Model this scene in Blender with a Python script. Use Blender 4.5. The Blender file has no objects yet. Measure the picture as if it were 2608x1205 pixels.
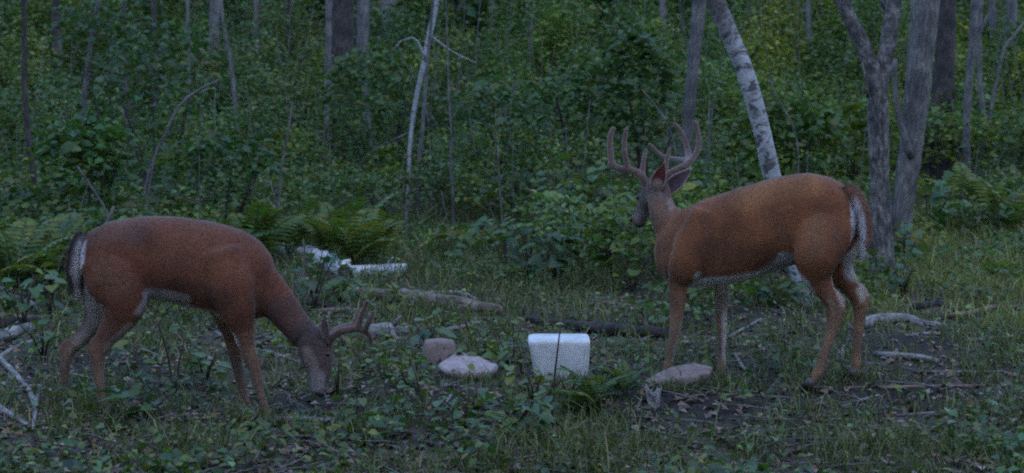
import bpy, bmesh, math, random
import numpy as np
from mathutils import Vector, noise as mnoise

random.seed(7)
RNG = np.random.default_rng(11)
scene = bpy.context.scene
COL = scene.collection

# ------------------------------------------------------------------ camera
F, HZ, CH = 4136.0, 250.0, 1.36      # focal length in photo pixels, horizon row, camera height
cam_d = bpy.data.cameras.new('camera')
cam_d.sensor_width = 36.0
cam_d.lens = 36.0 * F / 2608.0
cam_d.shift_y = -(602.5 - HZ) / 2608.0
cam_d.clip_end = 500
cam_d.dof.use_dof = True
cam_d.dof.focus_distance = 7.7
cam_d.dof.aperture_fstop = 4.0
cam = bpy.data.objects.new('camera', cam_d)
cam.location = (0, 0, CH)
cam.rotation_euler = (math.radians(90), 0, 0)
COL.objects.link(cam)
scene.camera = cam

# ------------------------------------------------------------------ world, sun, exposure
SUN_EL, SUN_AZ = math.radians(56), math.radians(160)
world = bpy.data.worlds.new('World')
scene.world = world
world.use_nodes = True
nt = world.node_tree
sky = nt.nodes.new('ShaderNodeTexSky')
sky.sky_type = 'NISHITA'
sky.sun_disc = False
sky.sun_elevation = SUN_EL
sky.sun_rotation = SUN_AZ
sky.air_density = 1.0
sky.dust_density = 0.3
sky.ozone_density = 4.5
bg = nt.nodes['Background']
bg.inputs['Strength'].default_value = 0.15
nt.links.new(sky.outputs['Color'], bg.inputs['Color'])

sun_d = bpy.data.lights.new('sun', 'SUN')
sun_d.energy = 0.2
sun_d.angle = math.radians(80)
sun_d.color = (1.0, 0.90, 0.93)
sun = bpy.data.objects.new('sun', sun_d)
sun_dir = Vector((math.sin(SUN_AZ) * math.cos(SUN_EL), math.cos(SUN_AZ) * math.cos(SUN_EL), math.sin(SUN_EL)))
sun.rotation_euler = sun_dir.to_track_quat('Z', 'Y').to_euler()
sun.location = (0, 0, 20)
COL.objects.link(sun)

vs = scene.view_settings
vs.view_transform = 'Standard'
vs.look = 'None'
vs.exposure = 1.85
vs.gamma = 1.0
vs.use_curve_mapping = False
scene.render.engine = 'CYCLES'
scene.cycles.use_denoising = False
scene.cycles.denoiser = 'OPENIMAGEDENOISE'
scene.cycles.max_bounces = 6
scene.cycles.diffuse_bounces = 3
scene.cycles.glossy_bounces = 2
scene.cycles.transmission_bounces = 3
scene.cycles.filter_width = 2.1

# ------------------------------------------------------------------ helpers
def H(x, y):
    """ground height"""
    x = np.asarray(x, float); y = np.asarray(y, float)
    h = 0.018 * np.sin(x * 2.1 + 1.0) * np.cos(y * 1.7) + 0.012 * np.sin(x * 5.3 + y * 3.1)
    far = np.clip((y - 10) / 8, 0, 1)
    h = h + far * (0.06 * np.sin(x * 0.6 + 0.5) * np.cos(y * 0.45) + 0.05 * np.sin(x * 0.23 + y * 0.31))
    for bx, by, r, a in ((1.02, 7.92, 0.28, -0.055), (-1.82, 7.0, 0.35, 0.02), (0.9, 7.2, 0.4, -0.02)):
        h = h + a * np.exp(-((x - bx) ** 2 + (y - by) ** 2) / (r * r))
    return h

def at(px, py, y):
    return Vector(((px - 1304.0) * y / F, y, CH - (py - HZ) * y / F))

def gp(px, py):
    """point of the ground seen at a photo pixel"""
    y = F * CH / (py - HZ)
    for _ in range(8):
        x = (px - 1304.0) * y / F
        y = F * (CH - float(H(x, y))) / (py - HZ)
    x = (px - 1304.0) * y / F
    return Vector((x, y, float(H(x, y))))

def put(o, label, cat, group=None, kind=None):
    o['label'] = label
    o['category'] = cat
    if group: o['group'] = group
    if kind: o['kind'] = kind
    return o

def empty(name, loc, label, cat, group=None):
    o = bpy.data.objects.new(name, None)
    o.location = loc
    o.empty_display_size = 0.1
    COL.objects.link(o)
    return put(o, label, cat, group)

def link(name, me, mat=None, parent=None):
    o = bpy.data.objects.new(name, me)
    if mat is not None and len(me.materials) == 0:
        me.materials.append(mat)
    COL.objects.link(o)
    if parent is not None:
        o.parent = parent
        # parents are unrotated and unscaled: keep world placement
        loc = parent.location.copy()
        p = parent.parent
        while p is not None:
            loc += p.location
            p = p.parent
        o.location = -loc
    return o

def np_mesh(name, verts, faces_flat, face_sizes, colors=None, smooth=False, uvs=None):
    me = bpy.data.meshes.new(name)
    verts = np.ascontiguousarray(verts, np.float32)
    n = len(verts)
    me.vertices.add(n)
    me.vertices.foreach_set('co', verts.ravel())
    faces_flat = np.ascontiguousarray(faces_flat, np.int32)
    face_sizes = np.ascontiguousarray(face_sizes, np.int32)
    me.loops.add(len(faces_flat))
    me.loops.foreach_set('vertex_index', faces_flat)
    me.polygons.add(len(face_sizes))
    starts = np.concatenate(([0], np.cumsum(face_sizes)[:-1])).astype(np.int32)
    me.polygons.foreach_set('loop_start', starts)
    if smooth:
        me.polygons.foreach_set('use_smooth', np.ones(len(face_sizes), bool))
    if colors is not None:
        a = me.color_attributes.new('tint', 'FLOAT_COLOR', 'POINT')
        c = np.ones((n, 4), np.float32)
        c[:, :3] = colors
        a.data.foreach_set('color', c.ravel())
    if uvs is not None:
        u = me.uv_layers.new(name='UVMap')
        u.data.foreach_set('uv', np.ascontiguousarray(uvs, np.float32)[faces_flat].ravel())
    me.update(calc_edges=True)
    me.validate()
    return me

def norm(v):
    return v / np.maximum(np.linalg.norm(v, axis=-1, keepdims=True), 1e-9)

# ------------------------------------------------------------------ materials
def new_mat(name):
    m = bpy.data.materials.new(name)
    m.use_nodes = True
    return m, m.node_tree, m.node_tree.nodes['Principled BSDF']

def node(nt, kind, **kw):
    n = nt.nodes.new(kind)
    for k, v in kw.items():
        if k in n.inputs: n.inputs[k].default_value = v
        else: setattr(n, k, v)
    return n

def ramp(nt, fac, stops):
    r = nt.nodes.new('ShaderNodeValToRGB')
    e = r.color_ramp.elements
    e[0].position, e[0].color = stops[0][0], (*stops[0][1], 1)
    e[1].position, e[1].color = stops[-1][0], (*stops[-1][1], 1)
    for p, c in stops[1:-1]:
        k = e.new(p); k.color = (*c, 1)
    nt.links.new(fac, r.inputs['Fac'])
    return r

def mix_col(nt, a, b, fac, mode='MIX'):
    m = nt.nodes.new('ShaderNodeMix')
    m.data_type = 'RGBA'; m.blend_type = mode
    for v, i in ((fac, 0), (a, 6), (b, 7)):
        if isinstance(v, (int, float)): m.inputs[i].default_value = v
        elif isinstance(v, tuple): m.inputs[i].default_value = (*v, 1)
        else: nt.links.new(v, m.inputs[i])
    return m.outputs[2]

def leaf_mat(name, gloss=0.35, trans=0.38):
    m, t, b = new_mat(name)
    at_ = node(t, 'ShaderNodeAttribute', attribute_name='tint')
    tc = node(t, 'ShaderNodeTexCoord')
    nz = node(t, 'ShaderNodeTexNoise', Scale=24.0, Detail=3.0)
    t.links.new(tc.outputs['Object'], nz.inputs['Vector'])
    r = ramp(t, nz.outputs['Fac'], [(0.3, (0.72, 0.72, 0.72)), (0.7, (1.2, 1.2, 1.15))])
    c = mix_col(t, at_.outputs['Color'], r.outputs['Color'], 1.0, 'MULTIPLY')
    t.links.new(c, b.inputs['Base Color'])
    b.inputs['Roughness'].default_value = 0.5
    b.inputs['Specular IOR Level'].default_value = gloss
    tr = node(t, 'ShaderNodeBsdfTranslucent')
    c2 = mix_col(t, c, (1.15, 1.25, 0.55), 1.0, 'MULTIPLY')
    t.links.new(c2, tr.inputs['Color'])
    mx = node(t, 'ShaderNodeMixShader', Fac=trans)
    t.links.new(b.outputs[0], mx.inputs[1])
    t.links.new(tr.outputs[0], mx.inputs[2])
    t.links.new(mx.outputs[0], t.nodes['Material Output'].inputs['Surface'])
    return m

def bump(t, b, height, strength=0.5, dist=0.01):
    bp = node(t, 'ShaderNodeBump', Strength=strength, Distance=dist)
    t.links.new(height, bp.inputs['Height'])
    t.links.new(bp.outputs['Normal'], b.inputs['Normal'])

def bark_mat(name, dark, mid, light, su=14.0, sv=3.0, bstr=0.8):
    m, t, b = new_mat(name)
    uv = node(t, 'ShaderNodeUVMap')
    mp = node(t, 'ShaderNodeMapping'); mp.inputs['Scale'].default_value = (su, sv, 1)
    t.links.new(uv.outputs[0], mp.inputs['Vector'])
    n1 = node(t, 'ShaderNodeTexNoise', Scale=3.0, Detail=6.0, Roughness=0.7)
    t.links.new(mp.outputs[0], n1.inputs['Vector'])
    n2 = node(t, 'ShaderNodeTexNoise', Scale=5.0, Detail=3.0)
    t.links.new(uv.outputs[0], n2.inputs['Vector'])
    r1 = ramp(t, n1.outputs['Fac'], [(0.33, dark), (0.5, mid), (0.68, light)])
    r2 = ramp(t, n2.outputs['Fac'], [(0.35, (0.55, 0.55, 0.58)), (0.65, (1.25, 1.22, 1.15))])
    c = mix_col(t, r1.outputs['Color'], r2.outputs['Color'], 1.0, 'MULTIPLY')
    t.links.new(c, b.inputs['Base Color'])
    b.inputs['Roughness'].default_value = 0.9
    b.inputs['Specular IOR Level'].default_value = 0.2
    bump(t, b, n1.outputs['Fac'], bstr, 0.015)
    return m

def birch_mat(name, white=(0.62, 0.61, 0.6), amount=0.5, rough_top=None):
    m, t, b = new_mat(name)
    uv = node(t, 'ShaderNodeUVMap')
    mp = node(t, 'ShaderNodeMapping'); mp.inputs['Scale'].default_value = (5, 38, 1)
    t.links.new(uv.outputs[0], mp.inputs['Vector'])
    n1 = node(t, 'ShaderNodeTexNoise', Scale=1.6, Detail=4.0, Roughness=0.6)
    t.links.new(mp.outputs[0], n1.inputs['Vector'])
    mp2 = node(t, 'ShaderNodeMapping'); mp2.inputs['Scale'].default_value = (5.5, 9.5, 1)
    t.links.new(uv.outputs[0], mp2.inputs['Vector'])
    n2 = node(t, 'ShaderNodeTexNoise', Scale=1.5, Detail=4.0, Roughness=0.65, Distortion=0.6)
    t.links.new(mp2.outputs[0], n2.inputs['Vector'])
    n3 = node(t, 'ShaderNodeTexNoise', Scale=7.0, Detail=2.0)
    t.links.new(uv.outputs[0], n3.inputs['Vector'])
    d = tuple(v * 0.62 for v in white)
    base = ramp(t, n3.outputs['Fac'], [(0.3, d), (0.62, white)])
    f1 = ramp(t, n1.outputs['Fac'], [(0.30, (0, 0, 0)), (0.42, (1, 1, 1))])
    f2 = ramp(t, n2.outputs['Fac'], [(amount - 0.13, (0, 0, 0)), (amount - 0.05, (1, 1, 1))])
    c = mix_col(t, (0.16, 0.14, 0.13), base.outputs['Color'], f1.outputs['Color'])
    c = mix_col(t, (0.07, 0.066, 0.066), c, f2.outputs['Color'])
    if rough_top is not None:
        sp = node(t, 'ShaderNodeSeparateXYZ'); t.links.new(uv.outputs[0], sp.inputs[0])
        ad = node(t, 'ShaderNodeMath', operation='MULTIPLY_ADD'); ad.inputs[1].default_value = 1.6
        t.links.new(n2.outputs['Fac'], ad.inputs[0]); t.links.new(sp.outputs['Y'], ad.inputs[2])
        rr = node(t, 'ShaderNodeMapRange'); rr.inputs['From Min'].default_value = rough_top + 0.75; rr.inputs['From Max'].default_value = rough_top + 1.1
        t.links.new(ad.outputs[0], rr.inputs['Value'])
        c = mix_col(t, c, (0.055, 0.045, 0.042), rr.outputs[0])
    t.links.new(c, b.inputs['Base Color'])
    b.inputs['Roughness'].default_value = 0.75
    b.inputs['Specular IOR Level'].default_value = 0.25
    bump(t, b, n2.outputs['Fac'], 0.6, 0.01)
    return m

def plain_mat(name, c1, c2, scale=12.0, rough=0.8, spec=0.3, bstr=0.4, bd=0.005, detail=5.0):
    m, t, b = new_mat(name)
    tc = node(t, 'ShaderNodeTexCoord')
    n1 = node(t, 'ShaderNodeTexNoise', Scale=scale, Detail=detail, Roughness=0.6)
    t.links.new(tc.outputs['Object'], n1.inputs['Vector'])
    r = ramp(t, n1.outputs['Fac'], [(0.32, c1), (0.68, c2)])
    t.links.new(r.outputs['Color'], b.inputs['Base Color'])
    b.inputs['Roughness'].default_value = rough
    b.inputs['Specular IOR Level'].default_value = spec
    bump(t, b, n1.outputs['Fac'], bstr, bd)
    return m

def fur_mat(name):
    m, t, b = new_mat(name)
    a = node(t, 'ShaderNodeAttribute', attribute_name='tint')
    tc = node(t, 'ShaderNodeTexCoord')
    mp = node(t, 'ShaderNodeMapping'); mp.inputs['Scale'].default_value = (60, 60, 150)
    t.links.new(tc.outputs['Object'], mp.inputs['Vector'])
    n1 = node(t, 'ShaderNodeTexNoise', Scale=1.0, Detail=4.0, Roughness=0.7)
    t.links.new(mp.outputs[0], n1.inputs['Vector'])
    n2 = node(t, 'ShaderNodeTexNoise', Scale=5.0, Detail=4.0)
    t.links.new(tc.outputs['Object'], n2.inputs['Vector'])
    r1 = ramp(t, n1.outputs['Fac'], [(0.3, (0.66, 0.66, 0.68)), (0.7, (1.32, 1.32, 1.3))])
    r2 = ramp(t, n2.outputs['Fac'], [(0.32, (0.66, 0.67, 0.72)), (0.68, (1.2, 1.17, 1.12))])
    c = mix_col(t, a.outputs['Color'], r1.outputs['Color'], 1.0, 'MULTIPLY')
    c = mix_col(t, c, r2.outputs['Color'], 1.0, 'MULTIPLY')
    t.links.new(c, b.inputs['Base Color'])
    b.inputs['Roughness'].default_value = 0.8
    b.inputs['Specular IOR Level'].default_value = 0.15
    b.inputs['Sheen Weight'].default_value = 0.12
    b.inputs['Sheen Roughness'].default_value = 0.4
    bump(t, b, n1.outputs['Fac'], 0.5, 0.006)
    return m

M = {}
M['leaf'] = leaf_mat('leaf')
M['leaf_gloss'] = leaf_mat('leaf_gloss', 0.5, 0.32)
M['grass'] = leaf_mat('grass', 0.3, 0.25)
M['litter'] = leaf_mat('litter', 0.15, 0.05)
M['birch'] = birch_mat('birch_bark', (0.33, 0.33, 0.34), 0.54, rough_top=1.92)
M['birch_thin'] = birch_mat('thin_birch_bark', (0.27, 0.27, 0.28), 0.5)
M['birch_log'] = birch_mat('birch_log_bark', (0.6, 0.6, 0.62), 0.4)
M['bark_grey'] = bark_mat('grey_bark', (0.05, 0.047, 0.046), (0.115, 0.109, 0.105), (0.2, 0.19, 0.18))
M['bark_patch'] = bark_mat('patchy_bark', (0.026, 0.023, 0.023), (0.095, 0.088, 0.084), (0.26, 0.245, 0.235), 9, 4)
M['bark_dark'] = bark_mat('dark_bark', (0.02, 0.017, 0.018), (0.045, 0.038, 0.038), (0.09, 0.075, 0.07))
M['bark_pale'] = bark_mat('pale_bark', (0.055, 0.052, 0.054), (0.1, 0.096, 0.096), (0.165, 0.158, 0.153))
M['dead_grey'] = bark_mat('weathered_wood', (0.09, 0.082, 0.08), (0.23, 0.215, 0.205), (0.4, 0.375, 0.35), 20, 2.5)
M['dead_brown'] = bark_mat('rotting_wood', (0.05, 0.036, 0.028), (0.15, 0.115, 0.085), (0.29, 0.235, 0.19), 14, 2.5)
M['stem'] = plain_mat('green_stem', (0.05, 0.05, 0.025), (0.1, 0.08, 0.04), 30, bstr=0.1)
M['stem_dark'] = plain_mat('dark_stem', (0.025, 0.018, 0.015), (0.06, 0.04, 0.03), 30, bstr=0.1)
M['stone_pink'] = plain_mat('pink_sandstone', (0.2, 0.155, 0.145), (0.37, 0.31, 0.3), 14, 0.9, 0.2, 0.8, 0.012, 9.0)
M['stone_pink2'] = plain_mat('tan_sandstone', (0.12, 0.09, 0.08), (0.25, 0.195, 0.175), 14, 0.9, 0.2, 0.8, 0.012, 9.0)
M['stone_side'] = plain_mat('darker_sandstone', (0.13, 0.095, 0.085), (0.25, 0.19, 0.17), 14, 0.9, 0.2, 0.8, 0.012, 9.0)  # darker sandstone tone for the upright stone
M['plastic'] = plain_mat('white_plastic', (0.4, 0.4, 0.385), (0.6, 0.61, 0.63), 11, 0.5, 0.4, 0.08, 0.003, 8.0)
M['fur'] = fur_mat('deer_fur')
M['velvet'] = plain_mat('antler_velvet', (0.06, 0.034, 0.027), (0.125, 0.078, 0.06), 60, 0.95, 0.1, 0.5, 0.004)
M['velvet'].node_tree.nodes['Principled BSDF'].inputs['Sheen Weight'].default_value = 0.4
M['eye'] = plain_mat('dark_eye', (0.006, 0.005, 0.005), (0.012, 0.01, 0.01), 5, 0.15, 0.5, 0.0)
M['hoof'] = plain_mat('black_hoof', (0.045, 0.035, 0.028), (0.09, 0.068, 0.052), 40, 0.5, 0.4, 0.2)
M['paper'] = plain_mat('pale_scrap', (0.22, 0.2, 0.19), (0.4, 0.38, 0.37), 25, 0.85, 0.2, 0.5, 0.006)

def ground_mat():
    m, t, b = new_mat('forest_floor')
    tc = node(t, 'ShaderNodeTexCoord')
    n1 = node(t, 'ShaderNodeTexNoise', Scale=1.3, Detail=6.0, Roughness=0.65)
    n2 = node(t, 'ShaderNodeTexNoise', Scale=30.0, Detail=6.0, Roughness=0.75)
    v = node(t, 'ShaderNodeTexVoronoi', Scale=26.0)
    for n in (n1, n2, v): t.links.new(tc.outputs['Object'], n.inputs['Vector'])
    a = ramp(t, n2.outputs['Fac'], [(0.3, (0.03, 0.023, 0.02)), (0.52, (0.085, 0.067, 0.056)), (0.74, (0.22, 0.18, 0.15))])
    g = ramp(t, v.outputs['Color'], [(0.2, (0.035, 0.045, 0.02)), (0.6, (0.07, 0.08, 0.03)), (0.9, (0.15, 0.12, 0.08))])
    f = ramp(t, n1.outputs['Fac'], [(0.4, (0, 0, 0)), (0.6, (1, 1, 1))])
    c = mix_col(t, a.outputs['Color'], g.outputs['Color'], f.outputs['Color'])
    md = node(t, 'ShaderNodeAttribute', attribute_name='tint')
    mr = ramp(t, n2.outputs['Fac'], [(0.35, (0.014, 0.011, 0.012)), (0.6, (0.04, 0.031, 0.029)), (0.78, (0.13, 0.105, 0.095))])
    c = mix_col(t, c, mr.outputs['Color'], md.outputs['Fac'])
    t.links.new(c, b.inputs['Base Color'])
    b.inputs['Roughness'].default_value = 0.95
    b.inputs['Specular IOR Level'].default_value = 0.15
    bump(t, b, n2.outputs['Fac'], 1.0, 0.03)
    return m
M['ground'] = ground_mat()

def soil(x, y):
    """bare trampled patches, 0..1 (1 = bare)"""
    b = np.zeros_like(x)
    for px, py, rx, ry in ((1720, 1020, .6, .42), (1640, 965, .3, .2), (2080, 1010, .35, .2), (2200, 960, .3, .2), (660, 1085, .4, .25), (820, 1040, .45, .35), (2350, 1000, .5, .35), (1150, 1010, .3, .25), (2300, 870, .5, .35), (1900, 1050, .4, .3), (250, 930, .4, .5), (1600, 960, .3, .25), (1850, 800, .7, .5)):
        q = gp(px, py)
        b = np.maximum(b, np.exp(-((x - q.x) / rx) ** 2 - ((y - q.y) / ry) ** 2))
    return b

# ------------------------------------------------------------------ ground
def build_ground():
    xs = np.concatenate((np.linspace(-250, -14, 20), np.linspace(-12, 12, 161), np.linspace(14, 250, 20)))
    ys = np.concatenate((np.linspace(-60, 3, 8), np.linspace(4, 22, 140), np.linspace(24, 60, 24), np.linspace(70, 320, 12)))
    X, Y = np.meshgrid(xs, ys)
    Z = H(X, Y)
    nx, ny = len(xs), len(ys)
    near = (np.abs(X) < 12) & (Y > 4) & (Y < 22)
    Z = Z + near * RNG.normal(0, 0.006, X.shape)
    V = np.stack((X, Y, Z), -1).reshape(-1, 3)
    i = np.arange((ny - 1) * (nx - 1))
    r, c = i // (nx - 1), i % (nx - 1)
    q = np.stack((r * nx + c, r * nx + c + 1, (r + 1) * nx + c + 1, (r + 1) * nx + c), -1)
    mud = soil(X.ravel(), Y.ravel())
    me = np_mesh('ground', V, q.ravel(), np.full(len(q), 4), np.stack((mud, mud, mud), -1), smooth=True)
    o = link('ground', me, M['ground'])
    put(o, 'dark forest floor of soil and dead leaves', 'ground', kind='structure')
build_ground()

# ------------------------------------------------------------------ tubes
def resample(pts, rad, step):
    """Catmull-Rom through points with radii"""
    P = np.array([list(p) for p in pts], float); R = np.array(rad, float)
    if R.ndim == 1: R = R[:, None]
    out, outr = [], []
    n = len(P)
    h = np.maximum(np.linalg.norm(np.diff(P, axis=0), axis=1), 1e-6)
    m = np.empty_like(P)
    m[0] = (P[1] - P[0]) / h[0]; m[-1] = (P[-1] - P[-2]) / h[-1]
    for i in range(1, n - 1):   # chord-weighted tangents: no overshoot between uneven points
        a, b = (P[i] - P[i - 1]) / h[i - 1], (P[i + 1] - P[i]) / h[i]
        m[i] = (a * h[i] + b * h[i - 1]) / (h[i] + h[i - 1])
    for i in range(n - 1):
        p1, p2, r1, r2 = P[i], P[i + 1], R[i], R[i + 1]
        k = max(1, int(h[i] / step))
        for j in range(k):
            t = j / k
            out.append((2 * t ** 3 - 3 * t * t + 1) * p1 + (t ** 3 - 2 * t * t + t) * h[i] * m[i] + (-2 * t ** 3 + 3 * t * t) * p2 + (t ** 3 - t * t) * h[i] * m[i + 1])
            s = t * t * (3 - 2 * t) if R.shape[1] == 1 else t
            outr.append(r1 * (1 - s) + r2 * s)
    out.append(P[-1]); outr.append(R[-1])
    return np.array(out), np.array(outr)

def tube_arrays(pts, rad, sides=10, step=0.08, rough=0.0, cap=True, base_flare=0.0, seed=0, squash=None):
    P, R = resample(pts, rad, step)
    R = R[:, 0]
    T = norm(np.gradient(P, axis=0))
    ref = np.array([0, 0, -1.0]) if abs(T[0][2]) < 0.8 else np.array([0, 1.0, 0])
    U = norm(ref - (T @ ref)[:, None] * T)
    W = np.cross(T, U)
    L = np.concatenate(([0], np.cumsum(np.linalg.norm(np.diff(P, axis=0), axis=1))))
    ang = np.linspace(0, 2 * math.pi, sides, endpoint=False)
    V, UV = [], []
    for i in range(len(P)):
        for k, a in enumerate(ang):
            r = R[i]
            if rough:
                q = Vector((math.cos(a) * 1.3 + seed * 7.7, math.sin(a) * 1.3, L[i] / max(R[0], .02) * 0.35))
                r *= 1 + rough * mnoise.noise(q) + 0.5 * rough * mnoise.noise(q * 2.7)
            V.append(P[i] + r * (math.cos(a) * U[i] + math.sin(a) * W[i]))
            UV.append((a / (2 * math.pi) * 2 * math.pi * max(R[0], 0.01) , L[i]))
    faces, sizes = [], []
    n = len(P)
    for i in range(n - 1):
        for k in range(sides):
            k2 = (k + 1) % sides
            faces += [i * sides + k, i * sides + k2, (i + 1) * sides + k2, (i + 1) * sides + k]; sizes.append(4)
    if cap:
        faces += list(range(sides))[::-1]; sizes.append(sides)
        faces += [(n - 1) * sides + k for k in range(sides)]; sizes.append(sides)
    return np.array(V), faces, sizes, np.array(UV)

def tube(name, pts, rad, mat, parent=None, **kw):
    V, f, s, uv = tube_arrays(pts, rad, **kw)
    me = np_mesh(name, V, f, s, smooth=True, uvs=uv)
    return link(name, me, mat, parent)

def tubes(name, specs, mat, parent=None, **kw):
    VV, FF, SS, UU = [], [], [], []
    off = 0
    for j, (pts, rad) in enumerate(specs):
        V, f, s, uv = tube_arrays(pts, rad, seed=j, **kw)
        VV.append(V); FF.append(np.array(f) + off); SS += s; UU.append(uv); off += len(V)
    me = np_mesh(name, np.concatenate(VV), np.concatenate(FF), SS, smooth=True, uvs=np.concatenate(UU))
    return link(name, me, mat, parent)

# ------------------------------------------------------------------ leaves
def leaf_arrays(C, D, N, L, W, col, rich=False, droop=0.15):
    """one folded leaf per centre; D axis, N normal"""
    C = np.asarray(C, float); n = len(C)
    D = norm(D); S = norm(np.cross(D, N)); N = np.cross(S, D)
    L = np.asarray(L)[:, None]; W = np.asarray(W)[:, None]
    if not rich:
        V = np.stack((C, C + D * L * .45 + S * W + N * W * .35, C + D * L - N * L * droop, C + D * L * .45 - S * W + N * W * .35), 1)
        k = 4
        base = np.arange(n)[:, None] * 4
        f = np.concatenate((base + 0, base + 2, base + 1, base + 0, base + 3, base + 2), 1)
        sizes = np.full(2 * n, 3)
    else:
        mid = C + D * L * .5 - N * L * droop * .2
        V = np.stack((C, C + D * L * .25 + S * W * .85 + N * W * .3, C + D * L * .6 + S * W * .9 + N * W * .25 - N * L * droop * .3,
                      C + D * L - N * L * droop,
                      C + D * L * .6 - S * W * .9 + N * W * .25 - N * L * droop * .3, C + D * L * .25 - S * W * .85 + N * W * .3, mid), 1)
        k = 7
        b = np.arange(n)[:, None] * 7
        f = np.concatenate((b, b + 6, b + 2, b + 1, b + 6, b + 3, b + 2, b, b + 5, b + 4, b + 6, b + 6, b + 4, b + 3), 1)
        sizes = np.tile([4, 3, 4, 3], n)
    cols = np.repeat(np.asarray(col), k, axis=0)
    return V.reshape(-1, 3), f.ravel(), sizes, cols

def leaf_object(name, parts, mat, parent=None):
    VV, FF, SS, CC = [], [], [], []
    off = 0
    for V, f, s, c in parts:
        VV.append(V); FF.append(f + off); SS.append(s); CC.append(c); off += len(V)
    me = np_mesh(name, np.concatenate(VV), np.concatenate(FF), np.concatenate(SS), np.concatenate(CC))
    return link(name, me, mat, parent)

def dirs(n, up=1.0, spread=0.6, out=None, outw=0.5):
    """leaf axis (mostly horizontal, a bit down) and normal (mostly up)"""
    a = RNG.uniform(0, 2 * math.pi, n)
    D = np.stack((np.cos(a), np.sin(a), RNG.normal(-0.15, 0.3, n)), 1)
    if out is not None: D = D + out * 1.0
    N = np.stack((RNG.normal(0, spread, n), RNG.normal(0, spread, n), np.full(n, up)), 1)
    if out is not None: N = N + out * outw
    return norm(D), norm(N)

GREENS = np.array([(0.066, 0.115, 0.026), (0.090, 0.138, 0.022), (0.064, 0.112, 0.040), (0.128, 0.158, 0.020), (0.044, 0.082, 0.028), (0.088, 0.122, 0.042)])
def green(n, base=None, jit=0.25, yellow=0.0):
    if base is None: base = GREENS[RNG.integers(len(GREENS))]
    c = np.tile(np.asarray(base, float), (n, 1)) * np.exp(RNG.normal(0, jit, (n, 1)))
    c[:, 0] *= np.exp(RNG.normal(yellow, 0.22, n))
    return np.clip(c, 0.005, 0.35)

def bush_leaves(c, rad, h, n, size, base=None, rich=False, yellow=0.0, z0=0.05, spread=0.6, ratio=0.32):
    """dome of leaves above the ground point c"""
    u = RNG.normal(0, 1, (n, 3)); u = norm(u)
    r = RNG.uniform(0.55, 1, n) ** 0.7
    u[:, 2] = np.abs(u[:, 2]) * np.where(RNG.uniform(0, 1, n) < .75, 1, -1)
    P = u * r[:, None]
    # lumpy: pull to a few sub-clusters
    k = 5
    sc = norm(RNG.normal(0, 1, (k, 3))) * 0.6
    w = RNG.integers(0, k, n)
    sc[:, 2] = np.abs(sc[:, 2]) * .8 - .1
    P = P * 0.62 + sc[w] * 0.5
    X = np.stack((c[0] + P[:, 0] * rad, c[1] + P[:, 1] * rad, c[2] + z0 + (P[:, 2] * 0.5 + 0.55) * h), 1)
    X[:, 2] = np.maximum(X[:, 2], c[2] + 0.02)
    out = P.copy(); out[:, 2] = 0
    D, N = dirs(n, spread=spread, out=out)
    L = size * np.exp(RNG.normal(0, 0.28, n))
    return leaf_arrays(X, D, N, L, L * ratio, green(n, base, yellow=yellow), rich)

# ------------------------------------------------------------------ trees
def crown_leaves(top, rad, h, n, size=0.16, base=None):
    u = norm(RNG.normal(0, 1, (n, 3))) * (RNG.uniform(0, 1, n) ** 0.45)[:, None]
    k = 9
    sc = norm(RNG.normal(0, 1, (k, 3))) * 0.7
    u = u * 0.5 + sc[RNG.integers(0, k, n)] * 0.6
    X = np.array(top) + u * np.array((rad, rad, h))
    D, N = dirs(n, out=u)
    L = size * np.exp(RNG.normal(0, 0.25, n))
    return leaf_arrays(X, D, N, L, L * 0.35, green(n, base))

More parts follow.
